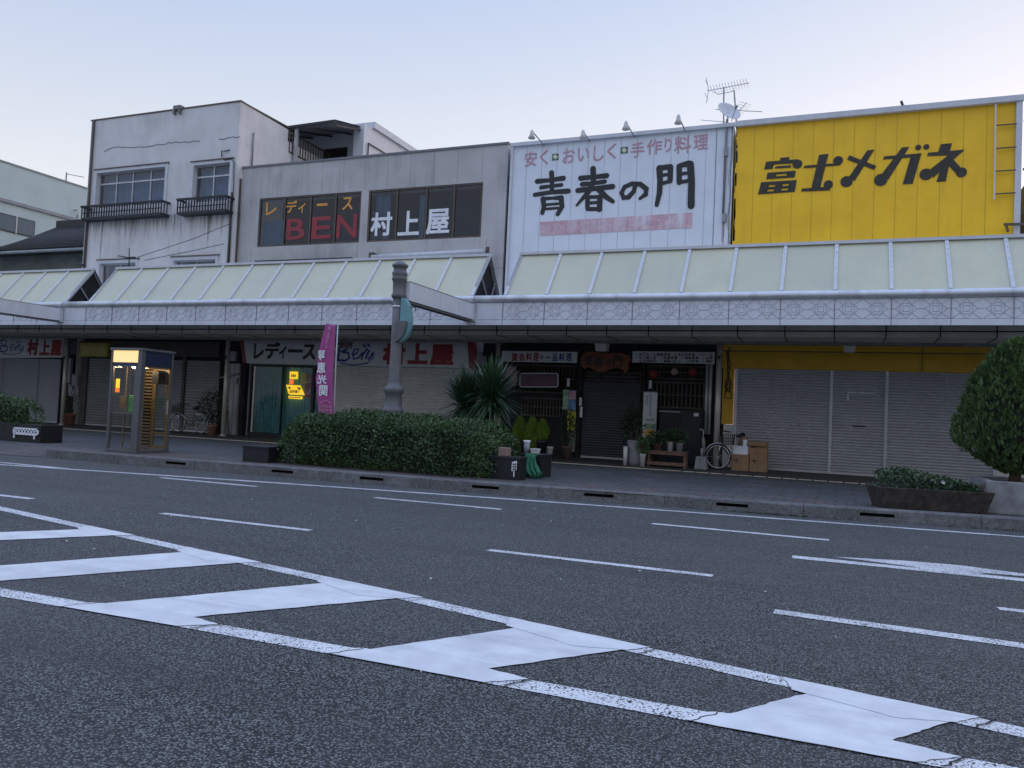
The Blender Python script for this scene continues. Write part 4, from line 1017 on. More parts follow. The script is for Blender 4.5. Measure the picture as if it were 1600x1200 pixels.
part(B, "roof", mb, M['tile'], fix=False)
mb = MB(); mb.box(r0[0], hx1, HY+2.9, HY+3.3, r0[1]-.1, r0[1]+.35); part(B, "ridge", mb, M['tile'])
mb = MB(); mb.tube([(-39.9,HY-.08,ez-.1),(hx1,HY-.08,ez-.1)], .07, 8); part(B, "eaves_gutter", mb, M['greypot'])
mb = MB()
for px in (12, 66): x = onY(px,400,HY)[0]; mb.bar((x-.8,HY+.5,ez-.25),(x,HY,ez-.4),.05,.05)
part(B, "eaves_bracket", mb, M['iron'])

# ================================================================== ARCADE CANOPIES
ZB, ZS, ZG0, ZG1 = 3.60, 3.735, 4.165, 4.36      # fascia bottom, trim joint, gutter bottom, gutter top
RY0, RZ0, RY1, RZ1, RY2, RZ2 = 18.62, 4.36, 19.6, 5.60, 20.5, 4.33
def canopy(label, x0, x1, s0, s1, step, beam_x=None):
    T = thing("arcade_canopy", label, "canopy", (x0, YC, 0), "arcade canopies along the shopfronts")
    mb = MB(); mb.box(x0,x1,YC,YC+.12,ZS+.008,ZG0); mb.box(x0,x1,YC-.012,YC+.12,ZB,ZS-.006); mb.box(x0+.01,x1-.01,YC+.02,YC+.12,ZS-.006,ZS+.008)
    part(T, "fascia", mb, M['fascia'])
    js = [x for x in [s0+i*step for i in range(int((x1-s0)/step)+2)] if x0+.1 < x < x1-.05]
    mb = MB()
    for x in js: mb.box(x-.006,x+.006,YC-.016,YC-.002,ZB+.004,ZG0-.004)
    part(T, "fascia_joint", mb, M['seam'])
    # thin relief pattern
    mb = MB(); w = .011; y = YC-.004; hz = (ZG0-ZS)/2-.012; cz = (ZG0+ZS)/2
    def ln(a, b): mb.bar((a[0],y,a[1]),(b[0],y,b[1]),w,.008,(0,1,0))
    for x in js[:-1] if len(js) > 1 else []:
        for k in (.25, .75):
            cx_ = x+step*k; hw = step*.178; r = hz*.62
            if cx_ < -26 or cx_ > 4.6: continue
            D = [(cx_-hw,cz),(cx_,cz+hz),(cx_+hw,cz),(cx_,cz-hz)]
            for i in range(4): ln(D[i], D[(i+1) % 4])
            for a0 in (22.5, ):
                O = [(cx_+r*math.cos(rad(a0+45*i)), cz+r*math.sin(rad(a0+45*i))) for i in range(8)]
                for i in range(8): ln(O[i], O[(i+1) % 8])
            q = r*.66
            S = [(cx_+q*math.cos(rad(45+90*i)), cz+q*math.sin(rad(45+90*i))) for i in range(4)]
            for i in range(4): ln(S[i], S[(i+1) % 4])
            ln((cx_+hw,cz),(cx_+step*.5-hw,cz))
            for sgn in (1, -1):
                ln((cx_+hw*.55,cz+sgn*hz*.45),(cx_+step*.25-.02,cz+sgn*hz)); ln((cx_-hw*.55,cz+sgn*hz*.45),(cx_-step*.25+.02,cz+sgn*hz))
    if mb.v: part(T, "relief_pattern", mb, M['line'])
    mb = MB(); mb.tube([(x0,YC+.0,(ZG0+ZG1)/2)]+[(x,YC,(ZG0+ZG1)/2+random.uniform(-.006,.006)) for x in js]+[(x1,YC,(ZG0+ZG1)/2)], .095, 12); part(T, "gutter", mb, M['gutter'])
    mb = MB()
    mb.box(x0,x1,YC+.13,YW-.33,ZB+.55,ZG1-.05); part(T, "roof_deck", mb, M['trim_white'])
    mb = MB(); mb.box(x0,x1,20.345,21.59,ZB-.06,ZB); mb.box(x0,x1,20.30,20.34,ZB-.06,ZB+.52); sf = part(T, "soffit", mb, M['soffit'])
    mb = MB()
    for x in js: mb.box(x-.012,x+.012,20.35,21.55,ZB-.068,ZB-.0605); mb.box(x-.012,x+.012,20.29,20.299,ZB-.06,ZB+.50)
    mb.box(x0,x1,20.291,20.299,ZB+.06,ZB+.085); part(sf, "soffit_joint", mb, M['hole'])
    mb = MB(); mb.box(x0,x1,21.6,21.9,ZB-.12,ZB+.5); part(T, "soffit_beam", mb, M['concrete'])
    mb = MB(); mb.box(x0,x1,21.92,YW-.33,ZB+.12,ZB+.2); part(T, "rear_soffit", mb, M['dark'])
    # ridge skylight
    rs = [s0+i*step for i in range(int((s1-s0)/step+.5)+1)]
    mb = MB()
    for a, b_ in zip(rs, rs[1:]):
        mb.add([(a,RY0,RZ0),(b_,RY0,RZ0),(b_,RY1,RZ1),(a,RY1,RZ1)], [(0,1,2,3)]); mb.add([(a,RY2,RZ2),(b_,RY2,RZ2),(b_,RY1,RZ1),(a,RY1,RZ1)], [(3,2,1,0)])
    part(T, "roof_panels", mb, M['roofpanel'], fix=False)
    for x in rs:
        mb = MB(); mb.bar((x,RY0-.02,RZ0+.01),(x,RY1,RZ1+.02),.075,.05,(0,-1,1)); mb.bar((x,RY2,RZ2+.01),(x,RY1,RZ1+.0),.06,.05,(0,1,1))
        for k in range(1, 9):
            f_ = k/9; mb.box(x-.012,x+.012,RY0+(RY1-RY0)*f_-.034,RY0+(RY1-RY0)*f_-.01,RZ0+(RZ1-RZ0)*f_+.02,RZ0+(RZ1-RZ0)*f_+.042)
        part(T, "rafter", mb, M['trim_white'])
    mb = MB(); mb.bar((s0-.04,RY1,RZ1+.03),(rs[-1]+.04,RY1,RZ1+.03),.14,.07); part(T, "ridge_cap", mb, M['trim_white'])
    for x, sg in ((s0, 1), (rs[-1], -1)):
        if x < -40 or x > 6: continue
        mb = MB()
        P = [(x,RY0,RZ0),(x,RY1,RZ1),(x,RY2,RZ2)]
        mb.bar(P[0],P[1],.06,.09,(0,-1,1)); mb.bar(P[1],P[2],.06,.07,(0,1,1)); mb.bar(P[0],P[2],.05,.06)
        mb.bar((x,(RY0+RY1)/2,(RZ0+RZ1)/2),(x,RY1+.05,RZ0),.03,.035); mb.bar((x,(RY2+RY1)/2,(RZ2+RZ1)/2),(x,RY1+.15,RZ0),.03,.035)
        part(T, "gable_frame", mb, M['greypot'])
        mb = MB(); mb.prism([(RY0+.05,RZ0),(RY1,RZ1-.06),(RY2-.05,RZ2)], x+sg*.05, x+sg*.06, 'x'); part(T, "gable_panel", mb, M['dark'])
    return T
canopy("pale arcade canopy at far left whose gable end faces the white building", -46, -23.50, -46.0+.0, -23.58, 1.1215)
canopy("longest visible arcade canopy between the two white crossbeams", -23.48, -8.70, -22.45, -8.84, 1.1342)
canopy("arcade canopy in front of the white and yellow sign fronts", -8.68, 9.2, -7.91, 9.2, 1.11)
for px, lab in ((99.5,"metal arcade post at left between the far sign and the tall potted stem"), (352,"metal arcade post between the leafy potted shrub and the curtained window"), (775.5,"metal arcade post rising behind the spiky plants"), (1122,"shiny metal arcade post behind the bicycle wheel")):
    x = onY(px, 620, 21.9)[0]
    T = thing("arcade_post", lab, "post", (x, 21.9, PV), "posts holding up the arcade")
    mb = MB(); mb.lathe(x,21.9,[(.078,PV),(.078,ZB-.125)],20); part(T, "shaft", mb, M['steel'])
    mb = MB(); mb.lathe(x,21.9,[(.11,PV),(.11,PV+.04),(.085,PV+.06)],20); part(T, "base_ring", mb, M['steel'])
    z = onY(px, 559, 21.9)[1]
    mb = MB(); mb.box(x-.02,x+.02,21.79,21.82,z-.05,z+.05); mb.bar((x,21.8,z),(x+.10,21.76,z+.05),.02,.02); part(T, "bracket", mb, M['black'])
def crossbeam(label, x1, y0):
    T = thing("crossbeam", label, "beam", (x1-.15, y0, ZB), "white crossbeams carrying the arcade")
    mb = MB(); mb.box(x1-.28,x1,y0,YC-.12,3.725,4.125); part(T, "casing", mb, M['fascia'])
    mb = MB(); mb.box(x1-.285,x1+.006,y0,YC-.12,4.126,4.14); mb.box(x1-.24,x1-.04,y0,YC-.12,3.68,3.724); part(T, "edge_strip", mb, M['seam'])
    mb = MB()
    for f_ in (.42, .72): mb.box(x1+.001,x1+.003,y0+(YC-y0)*f_,y0+(YC-y0)*f_+.01,3.73,4.12)
    part(T, "joint", mb, M['line'])
    mb = MB(); mb.box(x1-.29,x1+.02,YC-.12,YC-.02,3.69,4.15); part(T, "end_cap", mb, M['gutter'])
crossbeam("white box crossbeam running from the grey column back to the arcade", -8.67, 15.1)
crossbeam("white box crossbeam cut off by the left edge of the photo", -23.46, 14.0)
# ornamental column
CXp, CYp = -8.88, 15.0
T = thing("ornamental_column", "grey ringed ornamental column rising out of the long hedge", "column", (CXp, CYp, PV))
mb = MB(); mb.lathe(CXp,CYp,[(.20,PV),(.20,1.24),(.235,1.27),(.24,1.33),(.215,1.38),(.185,1.42),(.175,1.68),(.21,1.72),(.215,1.79),(.19,1.83),(.15,1.87),(.130,1.95),(.118,2.9),(.118,3.74)],32); part(T, "shaft", mb, M['column'])
mb = MB(); mb.lathe(CXp,CYp,[(.12,3.74),(.155,3.78),(.16,3.83),(.135,3.86),(.14,4.12),(.165,4.15),(.165,4.19),(.15,4.22),(.165,4.26),(.17,4.31),(.14,4.34),(.14,4.42),(.172,4.44),(.172,4.49),(.13,4.51),(.09,4.55),(.03,4.57)],32); part(T, "capital", mb, M['column'])
mb = MB(); mb.lathe(CXp,CYp,[(.125,3.55),(.128,3.56),(.128,3.58),(.125,3.59)],24); part(T, "strap", mb, M['chrome'])
T = thing("half_oval_sign", "teal half oval sign fixed to the side of the grey ringed column", "sign", (CXp+.2, CYp, 2.9))
ctr = onY(624.5, 500, CYp-.1); kk = onY(625.5,500,CYp-.1)[0]-ctr[0]
mb = MB(); mb.prism([(ctr[0]+kk*17*math.cos(rad(a)), ctr[1]+kk*31*math.sin(rad(a))) for a in range(-90, 91, 10)], CYp-.10, CYp+.02); part(T, "panel", mb, M['teal'], bev=.01)
mb = MB(); c2 = onY(618.5, 501.5, CYp-.16); mb.prism([(c2[0],c2[1])]+[(c2[0]+kk*16*math.cos(rad(a)), c2[1]+kk*28*math.sin(rad(a))) for a in range(-90, 1, 10)], CYp-.17, CYp-.11); part(T, "lower_cover", mb, M['column'])
mb = MB(); a = onY(630,478,CYp-.05); mb.tube([(ctr[0],CYp-.05,a[1]),(ctr[0]+kk*22,CYp-.05,a[1]-.04),(ctr[0]+kk*22,CYp-.05,a[1]-.12)], .012, 6); part(T, "bracket", mb, M['black'])
# soffit lamps
for px, py, lab, w in ((1327.5, 541, "square white lamp under the arcade ceiling before the yellow lintel", .155), (941, 540.5, "square white lamp under the arcade ceiling above the carved wooden sign", .19)):
    x, z = onY(px, py, 22.0); T = thing("ceiling_lamp", lab, "lamp", (x, 22.0, z), "lamps below the arcade ceiling")
    mb = MB(); mb.add([(x-w*.8,22-w*.8,z-.16),(x+w*.8,22-w*.8,z-.16),(x+w*.8,22+w*.8,z-.16),(x-w*.8,22+w*.8,z-.16),(x-w,22-w,z+.17),(x+w,22-w,z+.17),(x+w,22+w,z+.17),(x-w,22+w,z+.17)], [(0,3,2,1),(4,5,6,7),(0,1,5,4),(1,2,6,5),(2,3,7,6),(3,0,4,7)]); part(T, "shade", mb, M['lamp_white'], bev=.015)
    mb = MB(); mb.box(x-w*1.05,x+w*1.05,22-w*1.05,22+w*1.05,z+.175,ZB+.06); part(T, "mount", mb, M['dark'])

# ---- long shop sign and the far left copy of it
YSg = YW-.30
T = thing("long_shop_sign", "long white shop sign with black, navy and red lettering above the curtained window", "sign", (gx(560,550,YSg), YSg, 2.9))
mb = MB(); mb.prism([onY(*p, YSg) for p in ((380,527.5),(729.7,531.7),(733,575),(385,567.5))], YSg, YSg+.12); part(T, "board", mb, M['paper'])
for q in (((730.4,531.7),(741,532),(744,577),(733.6,575.5)), ((374,527),(379.3,527.4),(384.4,567),(379,566))):
    mb = MB(); mb.prism([onY(*p, YSg) for p in q], YSg+.002, YSg+.16); part(T, "end_panel", mb, M['redlet'])
mb = MB()
for ch, bx in (("レ",(396.5,536.5,412,561)),("デ",(414,534.5,437,561)),("ィ",(436,541,447,560.5)),("ー",(450,545.5,473,551)),("ス",(473,538,493,562))): putpx(mb, ch, bx, YSg-.006, .045)
part(T, "black_lettering", mb, M['black'])
def ben(mb, ox, oy, s, Y):
    k = (onY(551,550,Y)[0]-onY(550,550,Y)[0])
    def st(pts, w): mb.stroke([onY(ox+p[0]*s, oy+p[1]*s, Y) for p in pts], [w*s*k*q for q in [1]*len(pts)], Y, Y+.004)
    st([(6,-2),(4,12),(2,26)], 3); st([(0,0),(10,-4),(18,0),(17,8),(8,12)], 3); st([(8,12),(19,14),(21,22),(14,27),(2,26)], 3.4)
    st([(27,18),(34,14),(36,8),(30,8),(26,16),(28,24),(36,22),(42,14)], 2.6); st([(42,14),(41,24)], 2.6); st([(42,18),(50,8),(53,11),(48,22),(53,24),(60,14)], 2.8); st([(60,14),(60,22),(50,31),(30,34),(6,31)], 1.8)
    st([(44,1),(47,4)], 2.6); st([(51,0),(54,3)], 2.6)
mb = MB(); ben(mb, 526, 538, .95, YSg-.006); part(T, "navy_lettering", mb, M['navy'])
mb = MB()
for ch, bx in (("村",(598,537,633,570)),("上",(637,536.5,669,569)),("屋",(672,538,709,571))): putpx(mb, ch, bx, YSg-.006, .06)
part(T, "red_lettering", mb, M['red'])
mb = MB(); mb.prism([onY(*p, YSg-.012) for p in ((530,530),(552,531),(550,545),(531,544))], YSg-.03, YSg-.015); part(T, "notice_plate", mb, M['greypot'])
mb = MB()
for i, ch in enumerate("村上屋"): putpx(mb, ch, (532.5+i*6, 534.5, 537.5+i*6, 541.5), YSg-.034, .02, .003)
part(T, "notice_lettering", mb, M['redlet'])
T = thing("far_shop_sign", "white shop sign with navy and red lettering at the far left under the arcade", "sign", (gx(50,545,YSg), YSg, 2.9))
mb = MB(); mb.prism([onY(*p, YSg) for p in ((-70,526),(96.5,528),(97,558.5),(-70,559.5))], YSg, YSg+.12); part(T, "board", mb, M['paper'])
mb = MB(); ben(mb, -1, 533, .62, YSg-.006); part(T, "navy_lettering", mb, M['navy'])
mb = MB()
for ch, bx in (("村",(43,530,60,555)),("上",(62,531,78,555)),("屋",(79,531,96.5,556))): putpx(mb, ch, bx, YSg-.006, .06)
part(T, "red_lettering", mb, M['red'])
T = thing("yellow_box_sign", "blank yellow box sign above the beige shutter left of the telephone booth", "sign", (gx(146,546,YSg), YSg, 3.0))
mb = MB(); px_rect(mb, 124, 535.5, 168, 557.5, YSg, .2); part(T, "box", mb, plain("yellow_box", (.42,.36,.06), .6, var=.2), bev=.01)
mb = MB(); px_rect(mb, 127, 540, 165, 555.5, YSg-.006, .006); part(T, "face", mb, plain("yellow_box_face", (.52,.46,.13), .6, var=.15))
# far left shops behind the canopy
B = thing("shuttered_shop", "shop at far left with two plain pale shutters under the arcade", "shop", (-34, YW, 0))
mb = MB(); mb.box(-46, CX0-.01, YW, YW+.4, PV, 4.3); part(B, "wall", mb, M['dark'])
for a, c in ((-70, 2), (2.5, 57.5), (58.5, 92)): shutter(B, gx(a,610,YS), gx(c,610,YS), PV, gz(50,560.5,YS), YS, 'shutter_grey', .045)
for l, t_, r, b_ in ((104,560,110,598),(112,585,121,603),(112,606,122,620),(106,600,111.8,618)):
    mb = MB(); px_rect(mb, l, t_, r, b_, YS-.1, .1); part(B, "meter_box", mb, M['greypot'])

# ================================================================== PLANTS
rnd = random.Random(11)
def rv():
    while True:
        v = Vector((rnd.uniform(-1,1), rnd.uniform(-1,1), rnd.uniform(-1,1)))
        if .05 < v.length < 1: return v.normalized()
def leaf(mb, p, d, n, L, w):
    d = d.normalized(); s = d.cross(n)
    if s.length < 1e-3: s = d.cross(Vector((1,0,.3)))
    s.normalize(); n2 = s.cross(d)
    m_ = p+d*L*.5+n2*L*.08
    mb.add([p, m_+s*w*.5, p+d*L, m_-s*w*.5], [(0,1,2,3)])
def blade(mb, p, d, L, w, droop=.3, seg=3):
    d = d.normalized(); s = d.cross(Vector((0,0,1)))
    if s.length < 1e-3: s = Vector((1,0,0))
    s.normalize(); vs = []; q = Vector(p)
    for i in range(seg+1):
        f_ = i/seg; ww = w*(1-f_**1.6)*.5+.001
        vs += [q-s*ww, q+s*ww]; d = (d+Vector((0,0,-droop/seg*f_*1.5))).normalized(); q = q+d*L/seg
    mb.add(vs, [(2*i,2*i+1,2*i+3,2*i+2) for i in range(seg)])
def wob(x, y, z, s=1.0):
    return (math.sin(x*3.1*s+z*2.3*s)+math.sin(y*4.3*s-x*1.7*s+1.3)+math.sin(z*5.1*s+y*2.9*s+.7))/3
def hedge_leaves(mb, core, x0, x1, y0, y1, z0, z1, n, L=.05, r=.22, bulge=.07, taper=0.0):
    def surf(u, v, face):
        # superellipsoid-like rounded box
        a = rnd.uniform(-1,1); b_ = rnd.uniform(-1,1)
        if face == 0: p = (a, -1, b_)
        elif face == 1: p = (a, 1, b_)
        elif face == 2: p = (-1, a, b_)
        elif face == 3: p = (1, a, b_)
        else: p = (a, b_, 1)
        return Vector(p)
    hx, hy, hz = (x1-x0)/2, (y1-y0)/2, (z1-z0)/2; c = Vector(((x0+x1)/2, (y0+y1)/2, (z0+z1)/2))
    A = [hx*hz*1.5, hx*hz*.4, hy*hz, hy*hz, hx*hy*1.4]; tot = sum(A)
    for i in range(n):
        t = rnd.random()*tot; f_ = 0
        while t > A[f_]: t -= A[f_]; f_ += 1
        q = surf(0, 0, f_); P = Vector((q.x*hx, q.y*hy, q.z*hz))
        inner = Vector((max(-hx+r, min(hx-r, P.x)), max(-hy+r, min(hy-r, P.y)), max(-hz, min(hz-r, P.z))))
        nn = P-inner
        if nn.length < 1e-4: nn = Vector((0,0,1))
        nn.normalize(); S = inner+nn*r*(1)
        w_ = wob(S.x+c.x, S.y, S.z, 1.6)*bulge + wob(S.x+c.x, S.y, S.z, 5)*bulge*.4
        depth = rnd.random()**1.3*.20
        S = S+nn*(w_-depth+ (.03 if rnd.random() < .08 else 0))+c
        e_ = min(1.0, min(S.x-x0, x1-S.x)/.8+.02); e_ = max(0.0, e_); S.z = z0+(S.z-z0)*(.50+.50*math.sin(e_*math.pi/2)**.8+.05*math.sin(S.x*2.1+1)+.03*math.sin(S.x*5.3))
        if S.z < z0+.02: S.z = z0+.02+rnd.random()*.05
        d = (nn*.6+rv()*.9+Vector((0,0,.3)))
        leaf(mb, S, d, rv(), L*rnd.uniform(.6,1.3), L*rnd.uniform(.4,.62))
    core.box(x0+.5,x1-.5,y0+min(.24,(y1-y0)*.2),y1-min(.24,(y1-y0)*.2),z0,z1-.24)
def hedge(label, x0, x1, y0, y1, z0, z1, n, L, r=.22, bulge=.07):
    T = thing("clipped_hedge", label, "hedge", ((x0+x1)/2, (y0+y1)/2, z0))
    mb = MB(); core = MB(); hedge_leaves(mb, core, x0, x1, y0, y1, z0, z1, n, L, r, bulge)
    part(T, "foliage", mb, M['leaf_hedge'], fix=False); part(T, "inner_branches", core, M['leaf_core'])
    return T
HY0 = 13.45
hx0, hx1h = onY(421,690,HY0)[0], onY(817,700,15.2)[0]
H = hedge("long clipped dark green hedge surrounding the foot of the grey column", hx0, hx1h, HY0, 15.5, PV, onY(640,652,14.0)[1], 26000, .058, .42, .08)
lz = onY(40,618,14.8)[1]
hedge("short clipped hedge growing above the black planter wall at far left", -23.5, onY(74,640,14.3)[0], 13.62, 14.35, .45, onY(40,618,13.9)[1], 8000, .06, .2, .05)
# granite planter blocks
def block(label, l, t_, r, b_, Y, d):
    x0, x1 = onY(l,(t_+b_)/2,Y)[0], onY(r,(t_+b_)/2,Y)[0]; z1 = onY((l+r)/2,t_,Y)[1]
    T = thing("granite_block", label, "planter block", ((x0+x1)/2, Y, PV), "black granite blocks edging the hedges")
    mb = MB(); mb.box(x0,x1,Y,Y+d,PV,z1-.05); part(T, "body", mb, M['granite'], bev=.008)
    mb = MB(); mb.box(x0-.01,x1+.01,Y-.01,Y+d+.01,z1-.048,z1); part(T, "cap", mb, M['granite'], bev=.006)
    return x0, x1, z1
ba_ = block("black granite block in front of the hedge with a small brick standing on it", 752, 713, 812, 747, 13.78, .35)
bb_ = block("black granite block partly covered by green netting, right of the brick", 814, 709.5, 847, 743, 14.75, .55)
bc_ = block("black granite block at the left end of the long hedge", 379, 697, 419, 722, 13.2, .5)
mb = MB(); z = onY(62,664,13.6)[1]; x1 = -17.76
T = thing("granite_planter", "long black granite planter wall at far left behind a white lattice", "planter", ((x1-3), 13.6, PV))
mb.box(-23.6,x1,13.6,13.72,PV,z); mb.box(x1-.12,x1,13.72,14.2,PV,z); part(T, "wall", mb, M['granite'], bev=.01)
mb = MB(); mb.box(-23.6,x1-.13,13.73,14.2,PV,z-.08); part(T, "soil", mb, M['soil'])
# white lattice
YLt = 13.55; T = thing("lattice_panel", "small white plastic lattice panel leaning by the far left planter", "lattice", (onY(40,676,YLt)[0], YLt, onY(40,683,YLt)[1]))
x0, z1 = onY(20.5,667.5,YLt); x1, z0 = onY(58.5,681,YLt); zb = PV
mb = MB(); mb.box(x0,x1,YLt,YLt+.03,z1-.03,z1); mb.box(x0,x1,YLt,YLt+.03,z0,z0+.03); mb.box(x0,x0+.03,YLt,YLt+.03,z0,z1); mb.box(x1-.03,x1,YLt,YLt+.03,z0,z1); part(T, "rim", mb, M['foam'])
mb = MB(); h_ = z1-z0; n = 8
for k in range(-3, n+1):
    for sg in (1, -1):
        xa = x0+(x1-x0)*k/n; a = [xa, z0]; b_ = [xa+h_, z1]
        if sg < 0: a, b_ = [xa+h_, z0], [xa, z1]
        P = []
        for (px_, pz_) in (a, b_): P.append([px_, pz_])
        dx = P[1][0]-P[0][0]
        ts = [0, 1]
        for lim in (x0, x1):
            t = (lim-P[0][0])/dx
            if 0 < t < 1: ts.append(t)
        ts.sort(); 
        for u, v in zip(ts, ts[1:]):
            m_ = (u+v)/2; xm_ = P[0][0]+dx*m_
            if x0 <= xm_ <= x1: mb.bar((P[0][0]+dx*u,YLt+.015+.004*sg,z0+h_*(u)),(P[0][0]+dx*v,YLt+.015+.004*sg,z0+h_*(v)),.022,.008,(0,1,0))
part(T, "mesh", mb, M['foam'])
mb = MB()
for x in (x0+.02, x1-.14): mb.box(x,x+.03,YLt,YLt+.03,z0-.09,z0)
part(T, "leg", mb, M['foam'])
# brick, price label, netting
mb = MB(); px_rect(mb, 778, 702.5, 793.5, 716, 13.86, .16); o = solo("brick_block", mb, M['concrete'], "small pale brown paving brick standing on the granite block", "brick", bev=.012); o.data.materials[0] = plain("brick_brown", (.26,.18,.15), .85, var=.25, sc=12)
o.location.z = ba_[2]
T = thing("plant_label", "small white tag on a stick beside the brick and netting", "tag", (onY(804,735,13.7)[0], 13.7, PV))
mb = MB(); mb.prism([onY(*p, 13.7) for p in ((800,722),(807.5,720),(807,735),(799,736))], 13.7, 13.71); part(T, "card", mb, M['paper'])
mb = MB(); mb.prism([onY(*p, 13.7) for p in ((802,735),(803.5,735),(803.5,745),(802,745))], 13.7, 13.71); part(T, "stick", mb, M['paper'])
mb = MB()
for r in range(3):
    for k in range(2): px_rect(mb, 801+k*3.2, 724+r*4, 803.4+k*3.2, 726.5+r*4, 13.694, .005)
part(T, "print", mb, M['black'])
mb = MB(); NP = [[(818,708),(836,709)],[(815,714),(834,716)],[(812,721),(833,724)],[(811,729),(836,732)],[(812,735),(839,737)],[(816,742),(843,738)],[(822,747.5),(840,746.5)]]
mb.smooth = True; vs = []; n = 12
for i, (a, c) in enumerate(NP):
    for k in range(n+1):
        f_ = k/n; x, z = onY(a[0]+(c[0]-a[0])*f_, a[1]+(c[1]-a[1])*f_, 14.55-.06*i)
        vs.append((x, 14.68-.045*i+.05*math.sin(k*1.9+i*1.3)*(1 if i else .2), max(z, PV+.01)))
mb.add(vs, [(i*(n+1)+k,i*(n+1)+k+1,(i+1)*(n+1)+k+1,(i+1)*(n+1)+k) for i in range(len(NP)-1) for k in range(n)])
o = solo("netting", mb, M['netting'], "crumpled green netting draped down the granite block", "net", fix=False)
md = o.modifiers.new("solid", 'SOLIDIFY'); md.thickness = .006
# weeds along the hedge foot and kerb
mb = MB()
for k in range(620):
    if k < 330:
        x = rnd.choice([rnd.gauss(onY(548,725,13.2)[0], .35), rnd.gauss(onY(475,715,13.2)[0], .35), rnd.uniform(hx0, ba_[0])]); p = Vector((x, 13.42+rnd.uniform(-.10,.05), PV+rnd.uniform(0,.16)))
        leaf(mb, p, Vector((rnd.uniform(-.6,.6),-.6,rnd.uniform(.1,.8))), Vector((0,-.5,1)), rnd.uniform(.05,.12), rnd.uniform(.03,.07))
    else:
        x = rnd.choice([rnd.gauss(-.9,.35), rnd.gauss(2.8,.5), rnd.uniform(-1.6,3.5)]); p = Vector((x, kerb_y(x)-.01+rnd.uniform(-.03,.01), 0))
        blade(mb, p, Vector((rnd.uniform(-.6,.6),-.5,.7)), rnd.uniform(.02,.06), .008, .6, 2)
solo("weeds", mb, M['grass'], label="pale weeds sprouting at the foot of the hedge and along the kerb", cat="weeds", kind='stuff', fix=False)
# spiky plants
def yucca(label, px, py, Y, zb, spread, n, sc=1.0):
    x, z = onY(px, py, Y); T = thing("spiky_plant", label, "plant", (x, Y, zb), "spiky plants behind the hedge")
    mb = MB(); mb.tube([(x,Y,zb),(x+.03,Y,(zb+z)/2),(x,Y,z)], [.07,.06,.05], 10); part(T, "trunk", mb, M['bark'])
    mb = MB()
    for i in range(n):
        az = rnd.random()*6.283; el = rnd.uniform(-.75, 1.5) if rnd.random() < .75 else rnd.uniform(.6,1.5)
        d = Vector((math.cos(az)*math.cos(el), math.sin(az)*math.cos(el), math.sin(el)))
        blade(mb, Vector((x,Y,z+rnd.uniform(-.12,.12)))+d*.03, d, spread*rnd.uniform(.7,1.1), .045*sc, .5, 4)
    part(T, "foliage", mb, M['leaf_yucca'], fix=False)
yucca("spiky leaved plant behind the hedge, nearer the grey column", 728, 634, 15.6, PV, .80, 600, 1.25)
yucca("taller spiky leaved plant behind the right end of the hedge", 768, 624, 15.4, PV, .86, 640, 1.25)
mb = MB(); T = thing("grass_tuft", "low tuft of grassy blades poking above the hedge right of the column", "plant", (onY(677,650,15.4)[0], 15.4, PV))
x, z = onY(677,657,15.4)
for k in range(60): blade(mb, Vector((x+rnd.uniform(-.16,.16),15.4,z-.05)), Vector((rnd.uniform(-.6,.6),rnd.uniform(-.4,.4),1)), rnd.uniform(.1,.26), .016, .6, 3)
part(T, "foliage", mb, M['leaf_yucca'], fix=False); mb = MB(); mb.tube([(x,15.4,PV),(x,15.4,z)], .05, 8); part(T, "stem", mb, M['bark'])
# clipped conifer in concrete planter
TX, TY = onY(1591,640,15.5)[0], 15.5
T = thing("clipped_conifer", "dense rounded conifer clipped like an egg in a concrete planter at the right", "tree", (TX, TY, .64))
z0, z1 = .76, onY(1590,534,15.5)[1]; RM = .90
PT = [(0,.18),(.05,.44),(.10,.63),(.19,.91),(.28,1.0),(.38,.96),(.54,.86),(.69,.75),(.82,.55),(.91,.38),(.96,.27),(.99,.14),(1,.06)]
def prof(f):
    for (a, b_), (c, d) in zip(PT, PT[1:]):
        if a <= f <= c: return (b_+(d-b_)*(f-a)/(c-a))*.95
    return .05
mb = MB()
for i in range(3600):
    f_ = rnd.random()**.95; az = rnd.random()*6.283
    z = z0+(z1-z0)*f_; r = prof(f_)*(1-rnd.random()**1.5*.22); r *= 1+.03*math.sin(az*5+z*4)+.035*math.sin(az*11-z*7)
    p = Vector((TX+r*math.cos(az), TY+r*math.sin(az), z)); out_ = Vector((math.cos(az), math.sin(az), 0))
    base = (out_*.45+Vector((0,0,1))*.75+rv()*.25).normalized(); sz = rnd.uniform(.05,.11)
    for k in range(8):
        d = (base+rv()*.55).normalized(); blade(mb, p+rv()*.02, d, sz*rnd.uniform(.7,1.3), .022, .1, 2)
part(T, "foliage", mb, M['leaf_conifer'], fix=False)
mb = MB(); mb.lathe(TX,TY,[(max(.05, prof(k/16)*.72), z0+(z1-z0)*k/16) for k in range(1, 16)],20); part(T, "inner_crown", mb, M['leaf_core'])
mb = MB(); mb.tube([(TX-.03,TY,.60),(TX-.02,TY,.8),(TX,TY,1.2)], [.10,.08,.06], 10)
for k in range(14):
    az = rnd.random()*6.283; mb.tube([(TX,TY,.72+.02*k),(TX+.3*math.cos(az),TY+.3*math.sin(az),.95+.02*k),(TX+.62*math.cos(az),TY+.62*math.sin(az),1.25+.02*k)], [.03,.022,.012], 6)
part(T, "trunk", mb, M['bark'])
T = thing("concrete_planter", "large plain grey concrete planter box below the rounded conifer", "planter", (3.1, 14.6, PV))
x0 = onY(1541,790,14.6)[0]; zt = onY(1545,751,14.6)[1]
